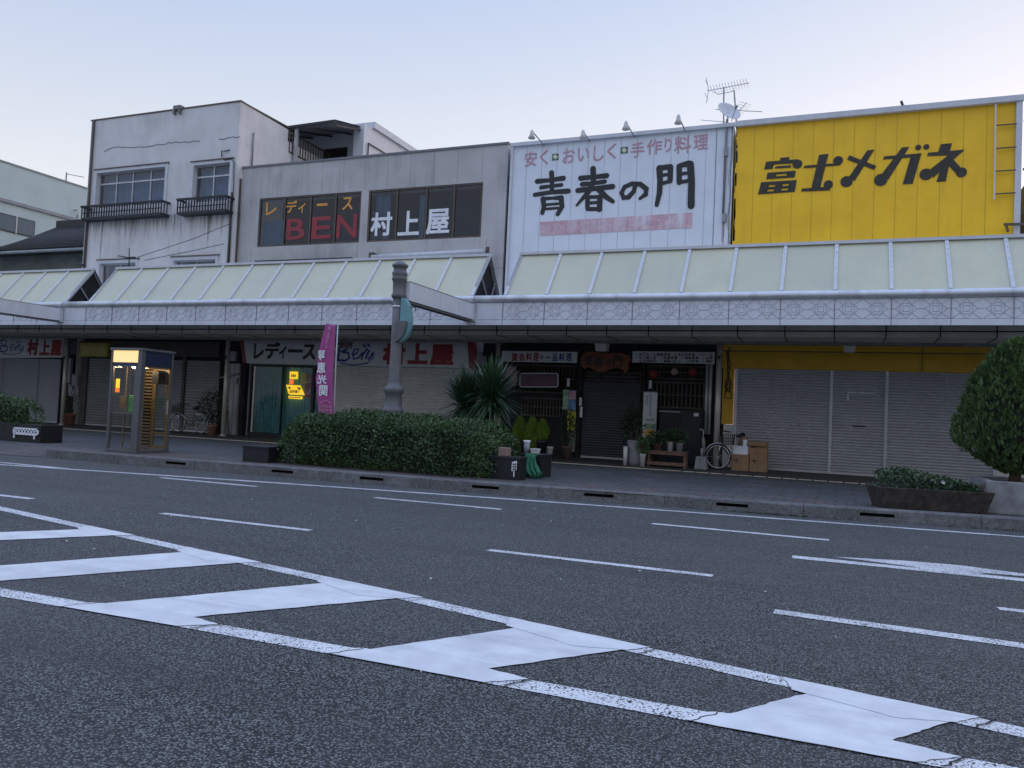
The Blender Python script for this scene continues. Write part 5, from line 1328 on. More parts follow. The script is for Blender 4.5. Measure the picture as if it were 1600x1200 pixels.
mb = MB(); mb.box(x0,x0+1.9,14.6,14.72,PV,zt); mb.box(x0,x0+.12,14.72,16.5,PV,zt); mb.box(x0+1.78,x0+1.9,14.72,16.5,PV,zt); mb.box(x0+.12,x0+1.78,16.38,16.5,PV,zt); part(T, "box", mb, M['concrete'], bev=.015)
mb = MB(); mb.box(x0+.12,x0+1.78,14.72,16.38,PV,zt-.06); part(T, "soil", mb, M['soil'])
# flower trough
T = thing("flower_trough", "mossy flared stone flower trough on the kerb left of the concrete planter", "trough", (1.45, 14.0, PV))
A = Vector((onZ(1379,790.5,PV)[0], 13.98)); Bv = Vector((onZ(1541,802,PV)[0]-.02, 14.42)); u = (Bv-A).normalized(); v = Vector((-u.y, u.x)); Ln = (Bv-A).length; hT = .34
def tp(a, b_, z): q = A+u*a+v*b_; return (q.x, q.y, z)
mb = MB(); fl = .09; wd = .55
o0 = [tp(0,0,PV),tp(Ln,0,PV),tp(Ln,wd,PV),tp(0,wd,PV)]; o1 = [tp(-fl,-fl,PV+hT),tp(Ln+fl,-fl,PV+hT),tp(Ln+fl,wd+fl,PV+hT),tp(-fl,wd+fl,PV+hT)]
i1 = [tp(-fl+.06,-fl+.06,PV+hT),tp(Ln+fl-.06,-fl+.06,PV+hT),tp(Ln+fl-.06,wd+fl-.06,PV+hT),tp(-fl+.06,wd+fl-.06,PV+hT)]; i0 = [tp(.05,.05,PV+.2),tp(Ln-.05,.05,PV+.2),tp(Ln-.05,wd-.05,PV+.2),tp(.05,wd-.05,PV+.2)]
mb.add(o0+o1+i1+i0, [(3,2,1,0)]+[(k,(k+1) % 4,4+(k+1) % 4,4+k) for k in range(4)]+[(4+k,4+(k+1) % 4,8+(k+1) % 4,8+k) for k in range(4)]+[(8+k,8+(k+1) % 4,12+(k+1) % 4,12+k) for k in range(4)]+[(12,13,14,15)])
part(T, "trough", mb, M['mossy'], bev=.012)
mb = MB(); mb.add([tp(0,0,PV+.27),tp(Ln,0,PV+.27),tp(Ln,wd,PV+.27),tp(0,wd,PV+.27)], [(0,1,2,3)]); part(T, "soil", mb, M['soil'], fix=False)
mb = MB(); q = tp(Ln-.08,.12,PV+hT-.02); mb.tube([(q[0],q[1],PV+.3),(q[0]+.02,q[1],PV+hT+.05),(q[0]+.09,q[1],PV+hT+.12)], [.06,.07,.02], 8); part(T, "stump", mb, M['bark'])
T = thing("flowering_plants", "low green bedding plants with a few white flowers filling the stone trough", "plants", (A.x+.6, A.y+.3, PV+.27))
mb = MB()
for i in range(2300):
    a = rnd.uniform(0, 1.12) if i < 1450 else rnd.uniform(1.1, Ln-.1); b_ = rnd.uniform(-.05, wd)
    hh = (.12+.24*(1-abs(a-.25)/1.2)+.04*math.sin(a*9+b_*7))*math.sqrt(rnd.random())
    p = Vector(tp(a, b_, PV+.27+hh)); leaf(mb, p, rv()+Vector((0,-.3,.5)), rv(), rnd.uniform(.04,.075), rnd.uniform(.025,.045))
part(T, "foliage", mb, M['leaf_pot'], fix=False)
mb = MB()
for i in range(9):
    p = Vector(tp(rnd.uniform(.62,.95), rnd.uniform(-.03,.2), PV+.46+rnd.uniform(-.03,.03)))
    for k in range(5): leaf(mb, p, Vector((math.cos(k*1.26), -.4, math.sin(k*1.26))), Vector((0,-1,.3)), .026, .022)
part(T, "white_flowers", mb, M['flower'], fix=False)
mb = MB()
for i in range(50):
    p = Vector(tp(rnd.uniform(.4,.8), rnd.uniform(.0,.5), PV+.50+rnd.uniform(-.04,.03)))
    leaf(mb, p, rv()+Vector((0,0,.3)), rv(), .035, .02)
part(T, "red_flower_heads", mb, M['flower_red'], fix=False)

# ---- potted plants
def pot(T, x, y, z, r0, r1, h, mat):
    mb = MB(); mb.lathe(x,y,[(r0,z),(r1*.97,z+h*.86),(r1*1.06,z+h*.88),(r1*1.06,z+h),(r1*.9,z+h),(r1*.86,z+h*.9)],22); part(T, "pot", mb, M[mat])
    mb = MB(); mb.lathe(x,y,[(r1*.1,z+h*.905),(r1*.86,z+h*.905)],16,False); part(T, "soil", mb, M['soil'], fix=False)
def bush(T, x, y, z0, z1, rx, n, L, mat='leaf_pot', stems=4, lean=0.0, name="foliage", wfac=.5):
    mb = MB()
    for k in range(stems):
        a = rnd.random()*6.283; f_ = rnd.uniform(.3,.8); mb.tube([(x,y,z0-.05),(x+rx*.4*f_*math.cos(a)+lean*.5,y+rx*.4*f_*math.sin(a),(z0+z1)/2),(x+rx*f_*math.cos(a)+lean,y+rx*f_*math.sin(a),z0+(z1-z0)*rnd.uniform(.7,.95))], [.014,.01,.005], 5)
    part(T, "stem", mb, M['bark'])
    mb = MB(); h = (z1-z0)/2; c = Vector((x+lean*.6, y, (z0+z1)/2))
    for i in range(n):
        d = rv(); rr = rnd.random()**.4; p = c+Vector((d.x*rx*rr, d.y*rx*rr, d.z*h*rr))
        p.x += lean*(p.z-z0)/max(.1, z1-z0)*.4
        leaf(mb, p, d+rv()*.7+Vector((0,0,.2)), rv(), L*rnd.uniform(.6,1.2), L*wfac*rnd.uniform(.7,1.2))
    part(T, name, mb, M[mat], fix=False)
def pxw(px, py, Y): return onY(px+.5,py,Y)[0]-onY(px-.5,py,Y)[0]
def plant(label, px, pyb, pyt_pot, pyt, wpot, wbush, Y, pm, lm, n, L, base=None, stems=4, grp="potted plants along the shopfronts", name="potted_plant", wfac=.5):
    x, zb = onY(px, pyb, Y); zb = PV if base is None else base
    k = pxw(px, pyb, Y); h = max(.08, onY(px, pyt_pot, Y)[1]-zb); z1 = onY(px, pyt, Y)[1]
    T = thing(name, label, "potted plant", (x, Y, zb), grp)
    pot(T, x, Y, zb, wpot*k*.36, wpot*k*.48, h, pm); bush(T, x, Y, zb+h*.95, z1, wbush*k/2, n, L, lm, stems, wfac=wfac); return T
plant("tall leafy shrub in a terracotta pot beside the arcade post left of the curtained window", 331, 677, 664, 607, 14, 34, 22.0, 'terracotta', 'leaf_dark', 420, .13)
plant("thin dark stems in a terracotta pot at the foot of the leftmost arcade post", 106.5, 660, 646, 600, 16, 17, 22.3, 'terracotta', 'leaf_dark', 130, .10, stems=7)
# restaurant front
for px, w, t_, b_, lab in ((811.5,21,650,690,"bright green feathery bush, left of the three"),(830,26,649,704,"bright green feathery bush, tallest of the three, in a pale pot"),(847,20,655,688,"bright green feathery bush, right of the three")):
    Y = 20.6; x, z0 = onY(px, b_, Y); z1 = onY(px, t_, Y)[1]; k = pxw(px, 680, Y)
    T = thing("feathery_bush", lab, "potted plant", (x, Y, PV), "bright green feathery bushes in front of the restaurant")
    pot(T, x, Y, PV, w*k*.3, w*k*.42, max(.12, z0-PV), 'granite')
    mb = MB(); h = (z1-z0)
    for i in range(1900):
        f_ = rnd.random(); az = rnd.random()*6.283; r = w*k*.5*math.sin(math.pi*(.12+.86*f_)**.8)**.7*math.sqrt(rnd.random())
        p = Vector((x+r*math.cos(az), Y+r*math.sin(az), z0+h*f_*.9)); blade(mb, p, Vector((math.cos(az)*.4,math.sin(az)*.4,1))+rv()*.4, .10, .010, .1, 2)
    part(T, "foliage", mb, M['leaf_kochia'], fix=False)
plant("small dark twiggy plant in a tall white pot left of the dark shutter", 857, 714, 697.5, 674, 13.5, 12, 20.9, 'whitepot', 'leaf_dark', 110, .07)
plant("dark cone shaped potted conifer before the yellow poster", 885.5, 707, 697, 637, 16, 24, 21.6, 'brownpot', 'leaf_dark', 700, .09, wfac=.35)
plant("tall dark leafy plant behind the stone vase", 985, 722, 700, 634, 12, 30, 21.9, 'greypot', 'leaf_dark', 420, .13)
plant("trailing light green plant in a small white pot left of the wooden bench", 1004, 722, 709, 684, 9.5, 17, 20.9, 'whitepot', 'leaf_light', 150, .10)
T = thing("stone_vase", "wide grey stone vase holding dried stems beside the dark shutter", "vase", (onY(992,720,21.2)[0], 21.2, PV))
x = onY(992,720,21.2)[0]; zt = onY(992,688,21.2)[1]; k = pxw(992,700,21.2)
mb = MB(); mb.lathe(x,21.2,[(10*k,PV),(11*k,PV+.1),(11*k,PV+.3),(13*k,zt-.03),(13.5*k,zt),(11*k,zt),(10*k,zt-.1)],28); part(T, "body", mb, M['concrete'])
mb = MB()
for i in range(9): 
    a = rnd.random()*6.28; mb.tube([(x+.05*math.cos(a),21.2,zt-.15),(x+.18*math.cos(a),21.2+.1*math.sin(a),zt+rnd.uniform(.1,.4))], .01, 5)
part(T, "dried_stems", mb, M['bark'])
mb = MB(); T = thing("white_bucket", "slim white bucket standing left of the stone vase", "bucket", (onY(977,716,21)[0], 21, PV)); x = onY(977,716,21)[0]; k = pxw(977,710,21); zt = onY(977,698,21)[1]
mb.lathe(x,21,[(2.6*k,PV),(3.6*k,zt),(3.2*k,zt),(2.4*k,PV+.05)],18); part(T, "body", mb, M['whitepot']); mb = MB(); mb.tube([(x+3.7*k*math.cos(a*.314),21+3.7*k*math.sin(a*.314),zt) for a in range(20)], .012, 6, True); part(T, "rim", mb, M['whitepot'])
# wooden bench with pots
YBn = 21.3; T = thing("wooden_bench", "low weathered wooden bench with two shelves carrying potted plants", "bench", (onY(1043,715,YBn)[0], YBn, PV))
x0, x1 = onY(1013,712,YBn)[0], onY(1074,714,YBn)[0]; zt = onY(1043,704.5,YBn)[1]
mb = MB()
for k in range(4): mb.box(x0,x1,YBn-.2+k*.11,YBn-.11+k*.11,zt-.03,zt)
part(T, "top", mb, M['wood'], bev=.004)
mb = MB(); mb.box(x0+.02,x1-.02,YBn-.19,YBn-.16,zt-.10,zt-.034); mb.box(x0,x1,YBn-.2,YBn-.165,PV+.05,PV+.14); mb.box(x0+.03,x1-.03,YBn-.15,YBn+.2,PV+.09,PV+.115); part(T, "shelf", mb, M['wood'], bev=.004)
for lx in (x0+.02, x1-.07):
    for ly in (YBn-.16, YBn+.17):
        mb = MB(); mb.box(lx,lx+.05,ly,ly+.05,PV,zt-.032); part(T, "leg", mb, M['wood'])
plant("leafy plant in a brown box pot at the left of the wooden bench", 1027, 703, 693, 675, 15, 30, YBn, 'brownpot', 'leaf_pot', 210, .11, zt)
plant("leafy plant in a white pot at the middle of the wooden bench", 1047, 704, 690, 673, 11, 24, YBn+.03, 'whitepot', 'leaf_pot', 170, .11, zt)
plant("leafy plant in a pale grey pot at the right end of the wooden bench", 1061.5, 705, 692, 671, 12, 22, YBn, 'greypot', 'leaf_pot', 150, .11, zt)
# cabinet, umbrella base, umbrella
T = thing("dark_cabinet", "tall blue black cabinet with a small white label behind the wooden bench", "cabinet", (onY(1064,680,22.8)[0], 22.8, PV))
mb = MB(); x0, x1 = onY(1029,690,22.8)[0], onY(1096,690,22.8)[0]; zc = onY(1062,640,22.8)[1]; mb.box(x0,x1,22.8,23.35,PV,zc); part(T, "body", mb, plain("cabinet_blue", (.006,.008,.014), .6), bev=.015)
mb = MB(); xm = onY(1064,690,22.8)[0]; mb.box(xm+.02,x1-.04,22.77,22.799,PV+.08,zc-.05); part(T, "door", mb, plain("cabinet_door", (.008,.010,.018), .55), bev=.008)
mb = MB(); px_rect(mb, 1084, 645.5, 1091.5, 650.5, 22.764, .005); part(T, "label", mb, M['paper'])
mb = MB(); px_rect(mb, 1030, 642, 1063, 644, 22.78, .019); part(T, "handle_strip", mb, M['greypot'])
T = thing("parasol_stand", "flared concrete parasol stand beside the bicycle wheel", "parasol stand", (onY(1095,722,21.5)[0], 21.5, PV))
x = onY(1096,720,21.5)[0]; k = pxw(1096,720,21.5); h = onY(1096,713,21.5)[1]
mb = MB(); a, c = 10*k, 7.5*k; mb.add([(x-a,21.5-a,PV),(x+a,21.5-a,PV),(x+a,21.5+a,PV),(x-a,21.5+a,PV),(x-c,21.5-c,h),(x+c,21.5-c,h),(x+c,21.5+c,h),(x-c,21.5+c,h)], [(0,3,2,1),(4,5,6,7),(0,1,5,4),(1,2,6,5),(2,3,7,6),(3,0,4,7)]); part(T, "base", mb, M['concrete'], bev=.01)
mb = MB(); mb.tube([(x,21.5,h),(x,21.5,onY(1096,700,21.5)[1])], .03, 10); part(T, "socket", mb, M['greypot'])
T = thing("umbrella", "folded dark umbrella with a pale curved handle leaning by the cabinet", "umbrella", (onY(1098,705,22.2)[0], 22.2, PV+.3))
P = lambda px, py: (onY(px,py,22.2)[0], 22.2, onY(px,py,22.2)[1])
mb = MB(); mb.tube([P(1094,673),P(1094.5,671),P(1096.5,670.5),P(1098.5,672.5),P(1099,677),P(1099,682)], .012, 8); part(T, "handle", mb, M['whitepot'])
mb = MB(); mb.tube([P(1099,682),P(1099.2,690),P(1099.8,700),P(1100,716)], [.02,.05,.04,.01], 10); part(T, "canopy", mb, M['greypot'])
# can with pale top, small planter on block
T = thing("flower_can", "grey cylinder with a white rim standing on the granite block", "can", (onY(822,708,14.95)[0], 14.95, bb_[2]))
x = onY(822.5,708,14.95)[0]; k = pxw(822,700,14.95); zt = onY(822,688,14.95)[1]
mb = MB(); mb.lathe(x,14.95,[(4.2*k,bb_[2]),(4.4*k,zt-.04)],20); part(T, "body", mb, M['greypot']); mb = MB(); mb.lathe(x,14.95,[(4.5*k,zt-.045),(5.6*k,zt),(5*k,zt),(4*k,zt-.04)],20); part(T, "rim", mb, M['foam'])
T = thing("small_planter", "small pale box planter on the granite block beside the grey can", "planter", (onY(834,708,14.95)[0], 14.95, bb_[2]))
x0, x1 = onY(829,705,14.9)[0], onY(840,705,14.9)[0]; zt = onY(834,701.5,14.9)[1]
mb = MB(); mb.add([(x0+.01,14.9,bb_[2]),(x1-.01,14.9,bb_[2]),(x1-.01,15.05,bb_[2]),(x0+.01,15.05,bb_[2]),(x0,14.88,zt),(x1,14.88,zt),(x1,15.07,zt),(x0,15.07,zt)], [(0,3,2,1),(4,5,6,7),(0,1,5,4),(1,2,6,5),(2,3,7,6),(3,0,4,7)]); part(T, "box", mb, M['whitepot'], bev=.006)
mb = MB(); mb.box(x0-.006,x1+.006,14.874,15.076,zt-.012,zt+.004); part(T, "rim", mb, M['whitepot'])
# boxes by the yellow shutters
YBx = 21.9
def carton(label, l, t_, r, b_, mat, z0=None, d=.4, Y=YBx, flap=False, grp="boxes stacked at the shutter"):
    x0, x1 = onY(l,(t_+b_)/2,Y)[0], onY(r,(t_+b_)/2,Y)[0]; z1 = onY((l+r)/2,t_,Y)[1]; z0 = PV if z0 is None else z0
    T = thing("cardboard_box" if mat == 'card' else "foam_box", label, "box", ((x0+x1)/2, Y, z0), grp)
    mb = MB(); mb.box(x0,x1,Y,Y+d,z0,z1); part(T, "body", mb, M[mat], bev=.008)
    mb = MB()
    if mat == 'card':
        mb.box((x0+x1)/2-.03,(x0+x1)/2+.03,Y-.003,Y-.0005,z0+.01,z1-.01); mb.box(x0+.01,x1-.01,Y-.0035,Y-.001,z1-.07,z1-.06)
        part(T, "tape", mb, plain("brown_tape", (.26,.15,.08), .4))
        if flap:
            mb = MB(); mb.add([(x0+.02,Y-.005,z1),(x1-.01,Y-.005,z1),(x1-.01,Y-.12,z1-.10),(x0+.03,Y-.10,z1-.11)], [(0,1,2,3)]); part(T, "flap", mb, M['card'], fix=False)
        mb = MB(); mb.disc(x0+(x1-x0)*.3,z0+(z1-z0)*.6,.04,Y-.004,Y-.001); mb.box(x0+.05,x0+.16,Y-.004,Y-.001,z1-.16,z1-.13); part(T, "print", mb, M['brownpot'])
    else:
        mb.box(x0-.01,x1+.01,Y-.01,Y+d+.01,z1-.05,z1+.012); part(T, "lid", mb, M[mat], bev=.006)
    return x0, x1, z1
q1 = carton("cardboard box on the ground beneath the white foam box", 1143, 710, 1170, 731, 'card')
q2 = carton("cardboard box on the ground, right beneath the box with an open flap", 1171, 711, 1198, 733, 'card')
carton("white foam box lying on the left cardboard box", 1145, 697.5, 1168.5, 709, 'foam', q1[2], .35)
carton("cardboard box with an open flap, top of the right stack", 1169, 690, 1199, 710, 'card', q2[2]+.002, .38, YBx+.02, True)
mb = MB(); px_rect(mb, 1161, 687, 1167.5, 697, YBx+.05, .16); o = solo("foam_piece", mb, M['foam'], "small upright piece of white foam on the white foam box", "foam", bev=.006); o.location.z = onY(1157,697.5,YBx)[1]+.014
carton("brown carton standing behind the white foam box", 1155, 682, 1166, 709, 'card', PV, .3, YBx+.45)

# ================================================================== BICYCLES
def bicycle(label, loc, rotz, steer, wr=.335, bdx=0, hz=0):
    T = thing("bicycle", label, "bicycle", loc, "parked bicycles", rotz)
    def wheel(cx_, rot=None):
        def tr(p):
            v = Vector(p)-Vector((cx_,0,wr)); 
            if rot: v = rot @ v
            return v+Vector((cx_,0,wr))
        n = 40
        mb = MB(); mb.tube([tr((cx_+(wr-.018)*math.cos(2*math.pi*k/n),0,wr+(wr-.018)*math.sin(2*math.pi*k/n))) for k in range(n)], .019, 8, True)
        w = part(T, "wheel", mb, M['rubber'], local=True)
        mb = MB(); mb.tube([tr((cx_+(wr-.045)*math.cos(2*math.pi*k/n),0,wr+(wr-.045)*math.sin(2*math.pi*k/n))) for k in range(n)], .012, 6, True)
        part(w, "rim", mb, M['chrome'], local=True)
        mb = MB()
        for k in range(18):
            a = 2*math.pi*k/18; b_ = a+(.5 if k % 2 else -.5)
            mb.bar(tr((cx_+.02*math.cos(b_),.02 if k % 2 else -.02,wr+.02*math.sin(b_))),tr((cx_+(wr-.05)*math.cos(a),0,wr+(wr-.05)*math.sin(a))),.0035,.0035)
        mb.tube([tr((cx_,-.05,wr)),tr((cx_,.05,wr))], .018, 8); part(w, "spokes", mb, M['chrome'], local=True)
        mb = MB(); mb.tube([tr((cx_+(wr+.02)*math.cos(rad(a)),0,wr+(wr+.02)*math.sin(rad(a)))) for a in range(20, 165, 8)], .016, 6); part(w, "mudguard", mb, M['chrome'], local=True)
    fx, rx = -.55, .55
    R_ = Matrix.Rotation(steer, 3, 'Z'); wheel(fx, R_); wheel(rx)
    hd = Vector((fx+.06, 0, .86))
    mb = MB(); mb.tube([hd,(fx+.09,0,.62)], .022, 8); mb.tube([(fx+.085,0,.66),(-.05,0,.30),(.12,0,.28)], .02, 8); mb.tube([(.12,0,.28),(.22,0,.82)], .017, 8); mb.tube([(.12,.05,.28),(rx,.06,wr)], .011, 6); mb.tube([(.12,-.05,.28),(rx,-.06,wr)], .011, 6); mb.tube([(.2,.03,.68),(rx,.06,wr)], .01, 6); mb.tube([(.2,-.03,.68),(rx,-.06,wr)], .01, 6)
    part(T, "frame", mb, M['frame'], local=True)
    mb = MB(); mb.tube([(.12+.09*math.cos(k*.314),.06,.28+.09*math.sin(k*.314)) for k in range(20)], .008, 5, True); mb.tube([(.12,.07,.28),(.2,.09,.14)], .01, 5); mb.box(.15,.26,.09,.17,.12,.145); part(T, "crank", mb, M['chrome'], local=True)
    def st(p): v = Vector(p)-Vector((fx,0,0)); return (R_ @ v)+Vector((fx,0,0))
    mb = MB(); mb.tube([st((fx+.07,0,.66)),st((fx+.05,.05,.62)),st((fx,.06,wr))], .013, 8); mb.tube([st((fx+.07,0,.66)),st((fx+.05,-.05,.62)),st((fx,-.06,wr))], .013, 8); part(T, "fork", mb, M['chrome'], local=True)
    mb = MB(); mb.tube([st((fx+.06,0,.84)),st((fx+.08,0,1.0))], .014, 8); mb.tube([st((fx+.30,.27,1.0)),st((fx+.12,.25,1.03)),st((fx+.04,.1,1.02)),st((fx+.04,-.1,1.02)),st((fx+.12,-.25,1.03)),st((fx+.30,-.27,1.0))], .012, 8); part(T, "handlebar", mb, M['black'], local=True)
    mb = MB(); mb.tube([(.1,0,.90),(.22,0,.91),(.34,0,.92)], [.03,.06,.09], 10); mb.tube([(.22,0,.8),(.23,0,.9)], .013, 6); part(T, "saddle", mb, M['black'], local=True)
    mb = MB()
    mb.bar((.25,0,.70),(rx+.18,0,.70),.12,.012); mb.bar((rx,.06,wr),(rx+.1,.06,.7),.008,.008); mb.bar((rx,-.06,wr),(rx+.1,-.06,.7),.008,.008); part(T, "rear_rack", mb, M['chrome'], local=True)
    if True:
        mb = MB(); z0, z1 = .70-.02*bool(bdx), .95
        for k in range(7):
            for sgn in (-1, 1):
                yy = .15*sgn; xx = fx+bdx-.30+.045*k; mb.bar(st((xx,yy*.8,z0)),st((xx,yy,z1)),.008,.008)
            yy = -.15+.05*k; mb.bar(st((fx+bdx-.30,yy*.8,z0)),st((fx+bdx-.32,yy,z1)),.008,.008); mb.bar(st((fx+bdx-.02,yy*.8,z0)),st((fx+bdx,yy,z1)),.008,.008)
        for z in (z0, z0+.08, z0+.16, z1):
            f_ = .8+.2*(z-z0)/(z1-z0); q = [st((fx+bdx-.31,-.15*f_,z)),st((fx+bdx-.31,.15*f_,z)),st((fx+bdx-.01,.15*f_,z)),st((fx+bdx-.01,-.15*f_,z))]
            for i in range(4): mb.bar(q[i], q[(i+1) % 4], .010, .010)
        q = [st((fx+bdx-.30,-.12,z0)),st((fx+bdx-.30,.12,z0)),st((fx+bdx-.02,.12,z0)),st((fx+bdx-.02,-.12,z0))]; mb.add(q, [(0,1,2,3)])
        part(T, "basket", mb, M['iron'], local=True, fix=False)
    return T
bx = onY(296, 665, 22.4)[0]
bicycle("dark city bicycle seen side on behind the telephone booth", (bx, 22.4, PV), 0, .15, .33)
# front wheel broadside, frame running back towards the shutter
ang = rad(52); wx, wy = onY(1122, 712.5, 21.75)[0], 21.75
bicycle("bicycle with a bright front wheel turned broadside beside the arcade post and boxes", (wx+.55*math.cos(ang), wy+.55*math.sin(ang), PV), ang, -ang, .34, .40)

# ================================================================== BANNER FLAG
YN = 14.55
T = thing("flag_banner", "tall purple promotional flag with white characters leaning in the hedge", "flag", (onY(524,650,YN)[0], YN, .8))
E6 = lambda x, y: (350+x/3.529, 400+y/3.529)
Lf = [(562,372),(545,425),(530,480),(515,580),(503,680),(510,760),(520,830),(527,897)]; Rt = [(617,382),(614,440),(610,500),(604,580),(600,660),(600,740),(603,800),(606,880)]
mb = MB(); mb.smooth = True; n = 10; vs = []
def interp(A_, t):
    q = t*(len(A_)-1); i = min(int(q), len(A_)-2); f_ = q-i; return (A_[i][0]+(A_[i+1][0]-A_[i][0])*f_, A_[i][1]+(A_[i+1][1]-A_[i][1])*f_)
rows_ = 28
for i in range(rows_+1):
    t = i/rows_; a = interp(Lf, t); c = interp(Rt, t)
    for k in range(n+1):
        f_ = k/n; x, z = onY(*E6(a[0]+(c[0]-a[0])*f_, a[1]+(c[1]-a[1])*f_), YN); vs.append((x, YN+.025*math.sin(f_*5+t*4)*(1-f_), z))
mb.add(vs, [(i*(n+1)+k,i*(n+1)+k+1,(i+1)*(n+1)+k+1,(i+1)*(n+1)+k) for i in range(rows_) for k in range(n)])
o = part(T, "cloth", mb, M['purple'], fix=False); md = o.modifiers.new("solid", 'SOLIDIFY'); md.thickness = .004
mb = MB()
for ch, bx in (("琴",(518,520,556,576)),("恵",(513,585,560,645)),("光",(514,655,566,705)),("関",(524,712,570,772))): putpx(mb, ch, (*E6(*bx[:2]), *E6(*bx[2:])), YN-.034, .03, .004, True)
part(T, "large_lettering", mb, M['whitelet'])
mb = MB()
for i, ch in enumerate("郷土の力士"): putpx(mb, ch, (*E6(572-i*3.5,390+i*24), *E6(588-i*3.5,410+i*24)), YN-.032, 0, .004, True)
for r in range(3):
    for i, ch in enumerate("延岡市後援"[:4]): putpx(mb, ch, (*E6(524+i*19,822+r*20), *E6(539+i*19,838+r*20)), YN-.032, 0, .004, True)
a = [onY(*E6(*p), YN-.032) for p in ((530,815),(552,800),(565,795),(590,812))]; mb.stroke(a, .012, YN-.033, YN-.03)
part(T, "small_lettering", mb, M['pinklet'])
mb = MB(); P = lambda x, y: (onY(*E6(x,y), YN+.04)[0], YN+.04, onY(*E6(x,y), YN+.04)[1]); e = P(606, 900)
mb.tube([P(628,376),P(618,560),P(611,760),e,(e[0]-.03,YN+.04,PV)], .014, 8); mb.tube([P(628,379),P(600,372),P(563,366)], .009, 6); part(T, "pole", mb, M['alu'])
mb = MB()
for y in (512, 636, 760): p = P(620-(y-376)*.045, y); mb.tube([p, (p[0]-.07,YN+.01,p[2])], .010, 6)
part(T, "loops", mb, M['alu'])

# ================================================================== TELEPHONE BOOTH
x0, x1, y0, y1, zb, zt = -14.81, -13.91, 12.90, 13.80, PV, 2.40
T = thing("telephone_booth", "lit glass telephone booth with a warm glowing top panel and blue louvred side", "telephone booth", (-14.36, 13.35, PV))
mb = MB(); mb.box(x0-.01,x1+.01,y0-.01,y1+.01,zb,zb+.07); part(T, "base", mb, M['booth'], bev=.006)
for (a, c, w, d) in ((x1-.11,y0,.11,.10),(x0,y0,.05,.05),(x1-.05,y1-.05,.05,.05),(x0,y1-.05,.05,.05)):
    mb = MB(); mb.box(a,a+w,c,c+d,zb+.071,zt-.03); part(T, "post", mb, M['booth'], bev=.005)
mb = MB(); mb.box(x0-.02,x1+.02,y0-.02,y1+.02,zt-.03,zt+.02); part(T, "roof", mb, M['booth'], bev=.006)
zl = zt-.36
mb = MB(); mb.box(x0+.05,x1-.11,y0+.015,y0+.05,zl+.07,zt-.035); hs = part(T, "sign_panel", mb, M['lightbox'], bev=.006)
mb = MB(); mb.box(x0+.05,x1-.11,y0+.02,y0+.055,zl-.0,zl+.069); mb.box(x0+.005,x0+.03,y0+.051,y1-.05,zl,zt-.03); mb.box(x0+.05,x1-.05,y1-.04,y1-.01,zl,zt-.03); part(T, "blue_band", mb, M['blue'])
mb = MB()
for k in range(9): z = zl+.01+k*.036; mb.box(x1-.03,x1-.004-.012*(k % 2),y0+.10,y1-.05,z,z+.03)
mb.box(x1-.06,x1-.031,y0+.10,y1-.05,zl,zt-.03); part(T, "side_louvre", mb, M['blue'])
mb = MB(); mb.box(x0+.05,x1-.05,y0+.056,y1-.05,zt-.34,zt-.32); part(T, "ceiling", mb, M['booth'])
mb = MB(); mb.tube([(x0+.2,y0+.42,zt-.37),(x1-.2,y0+.42,zt-.37)], .022, 10); lp = part(T, "lamp_tube", mb, M['tube'])
mb = MB(); mb.box(x0+.15,x1-.15,y0+.38,y0+.46,zt-.348,zt-.341); part(lp, "lamp_mount", mb, M['booth'])
def gpane(q, nm="glass_panel"):
    m_ = MB(); m_.add(q, [(0,1,2,3)]); return part(T, nm, m_, M['clear'], fix=False)
gpane([(x0+.05,y0+.03,zb+.1),(x1-.11,y0+.03,zb+.1),(x1-.11,y0+.03,zl),(x0+.05,y0+.03,zl)]); gpane([(x0+.03,y0+.05,zb+.1),(x0+.03,y1-.05,zb+.1),(x0+.03,y1-.05,zl),(x0+.03,y0+.05,zl)])
gpane([(x1-.03,y0+.10,zb+.1),(x1-.03,y1-.05,zb+.1),(x1-.03,y1-.05,zl),(x1-.03,y0+.10,zl)]); gpane([(x0+.42,y1-.03,zb+.1),(x1-.05,y1-.03,zb+.1),(x1-.05,y1-.03,zl),(x0+.42,y1-.03,zl)])
mb = MB(); mb.box(x0+.05,x1-.19,y0+.02,y0+.045,.99,1.02); mb.box(x0+.05,x0+.075,y0+.015,y0+.05,zb+.08,zl); mb.box(x1-.19,x1-.112,y0+.015,y0+.05,zb+.08,zl); mb.box(x0+.076,x1-.191,y0+.015,y0+.05,zl-.025,zl-.002); part(T, "front_frame", mb, M['booth'])
mb = MB(); mb.box(x0+.02,x0+.05,y0+.05,y1-.05,.99,1.02); mb.box(x0+.02,x0+.045,y0+.4,y0+.43,zb+.08,zl); part(T, "side_frame", mb, M['gold'])
mb = MB(); mb.box(x0+.40,x0+.45,y1-.05,y1-.012,zb+.08,zl); mb.box(x1-.11,x1-.052,y1-.05,y1-.012,zb+.08,zl); mb.box(x0+.451,x1-.111,y1-.05,y1-.012,zl-.05,zl-.001); mb.box(x0+.451,x1-.111,y1-.05,y1-.012,.56,.60); mb.box(x0+.451,x1-.111,y1-.05,y1-.012,zb+.08,zb+.14); part(T, "rear_door_frame", mb, M['gold'])
mb = MB()
for k in range(26): z = zb+.1+k*.0735; mb.box(x0+.09,x0+.37,y1-.075,y1-.022,z,z+.038)
mb.box(x0+.06,x0+.089,y1-.06,y1-.012,zb+.08,zl); mb.box(x0+.371,x0+.399,y1-.06,y1-.012,zb+.08,zl); part(T, "louvred_panel", mb, M['gold'])
mb = MB(); mb.box(x0+.09,x0+.37,y1-.021,y1-.013,zb+.09,zl-.01); part(T, "louvre_backing", mb, M['dark'])
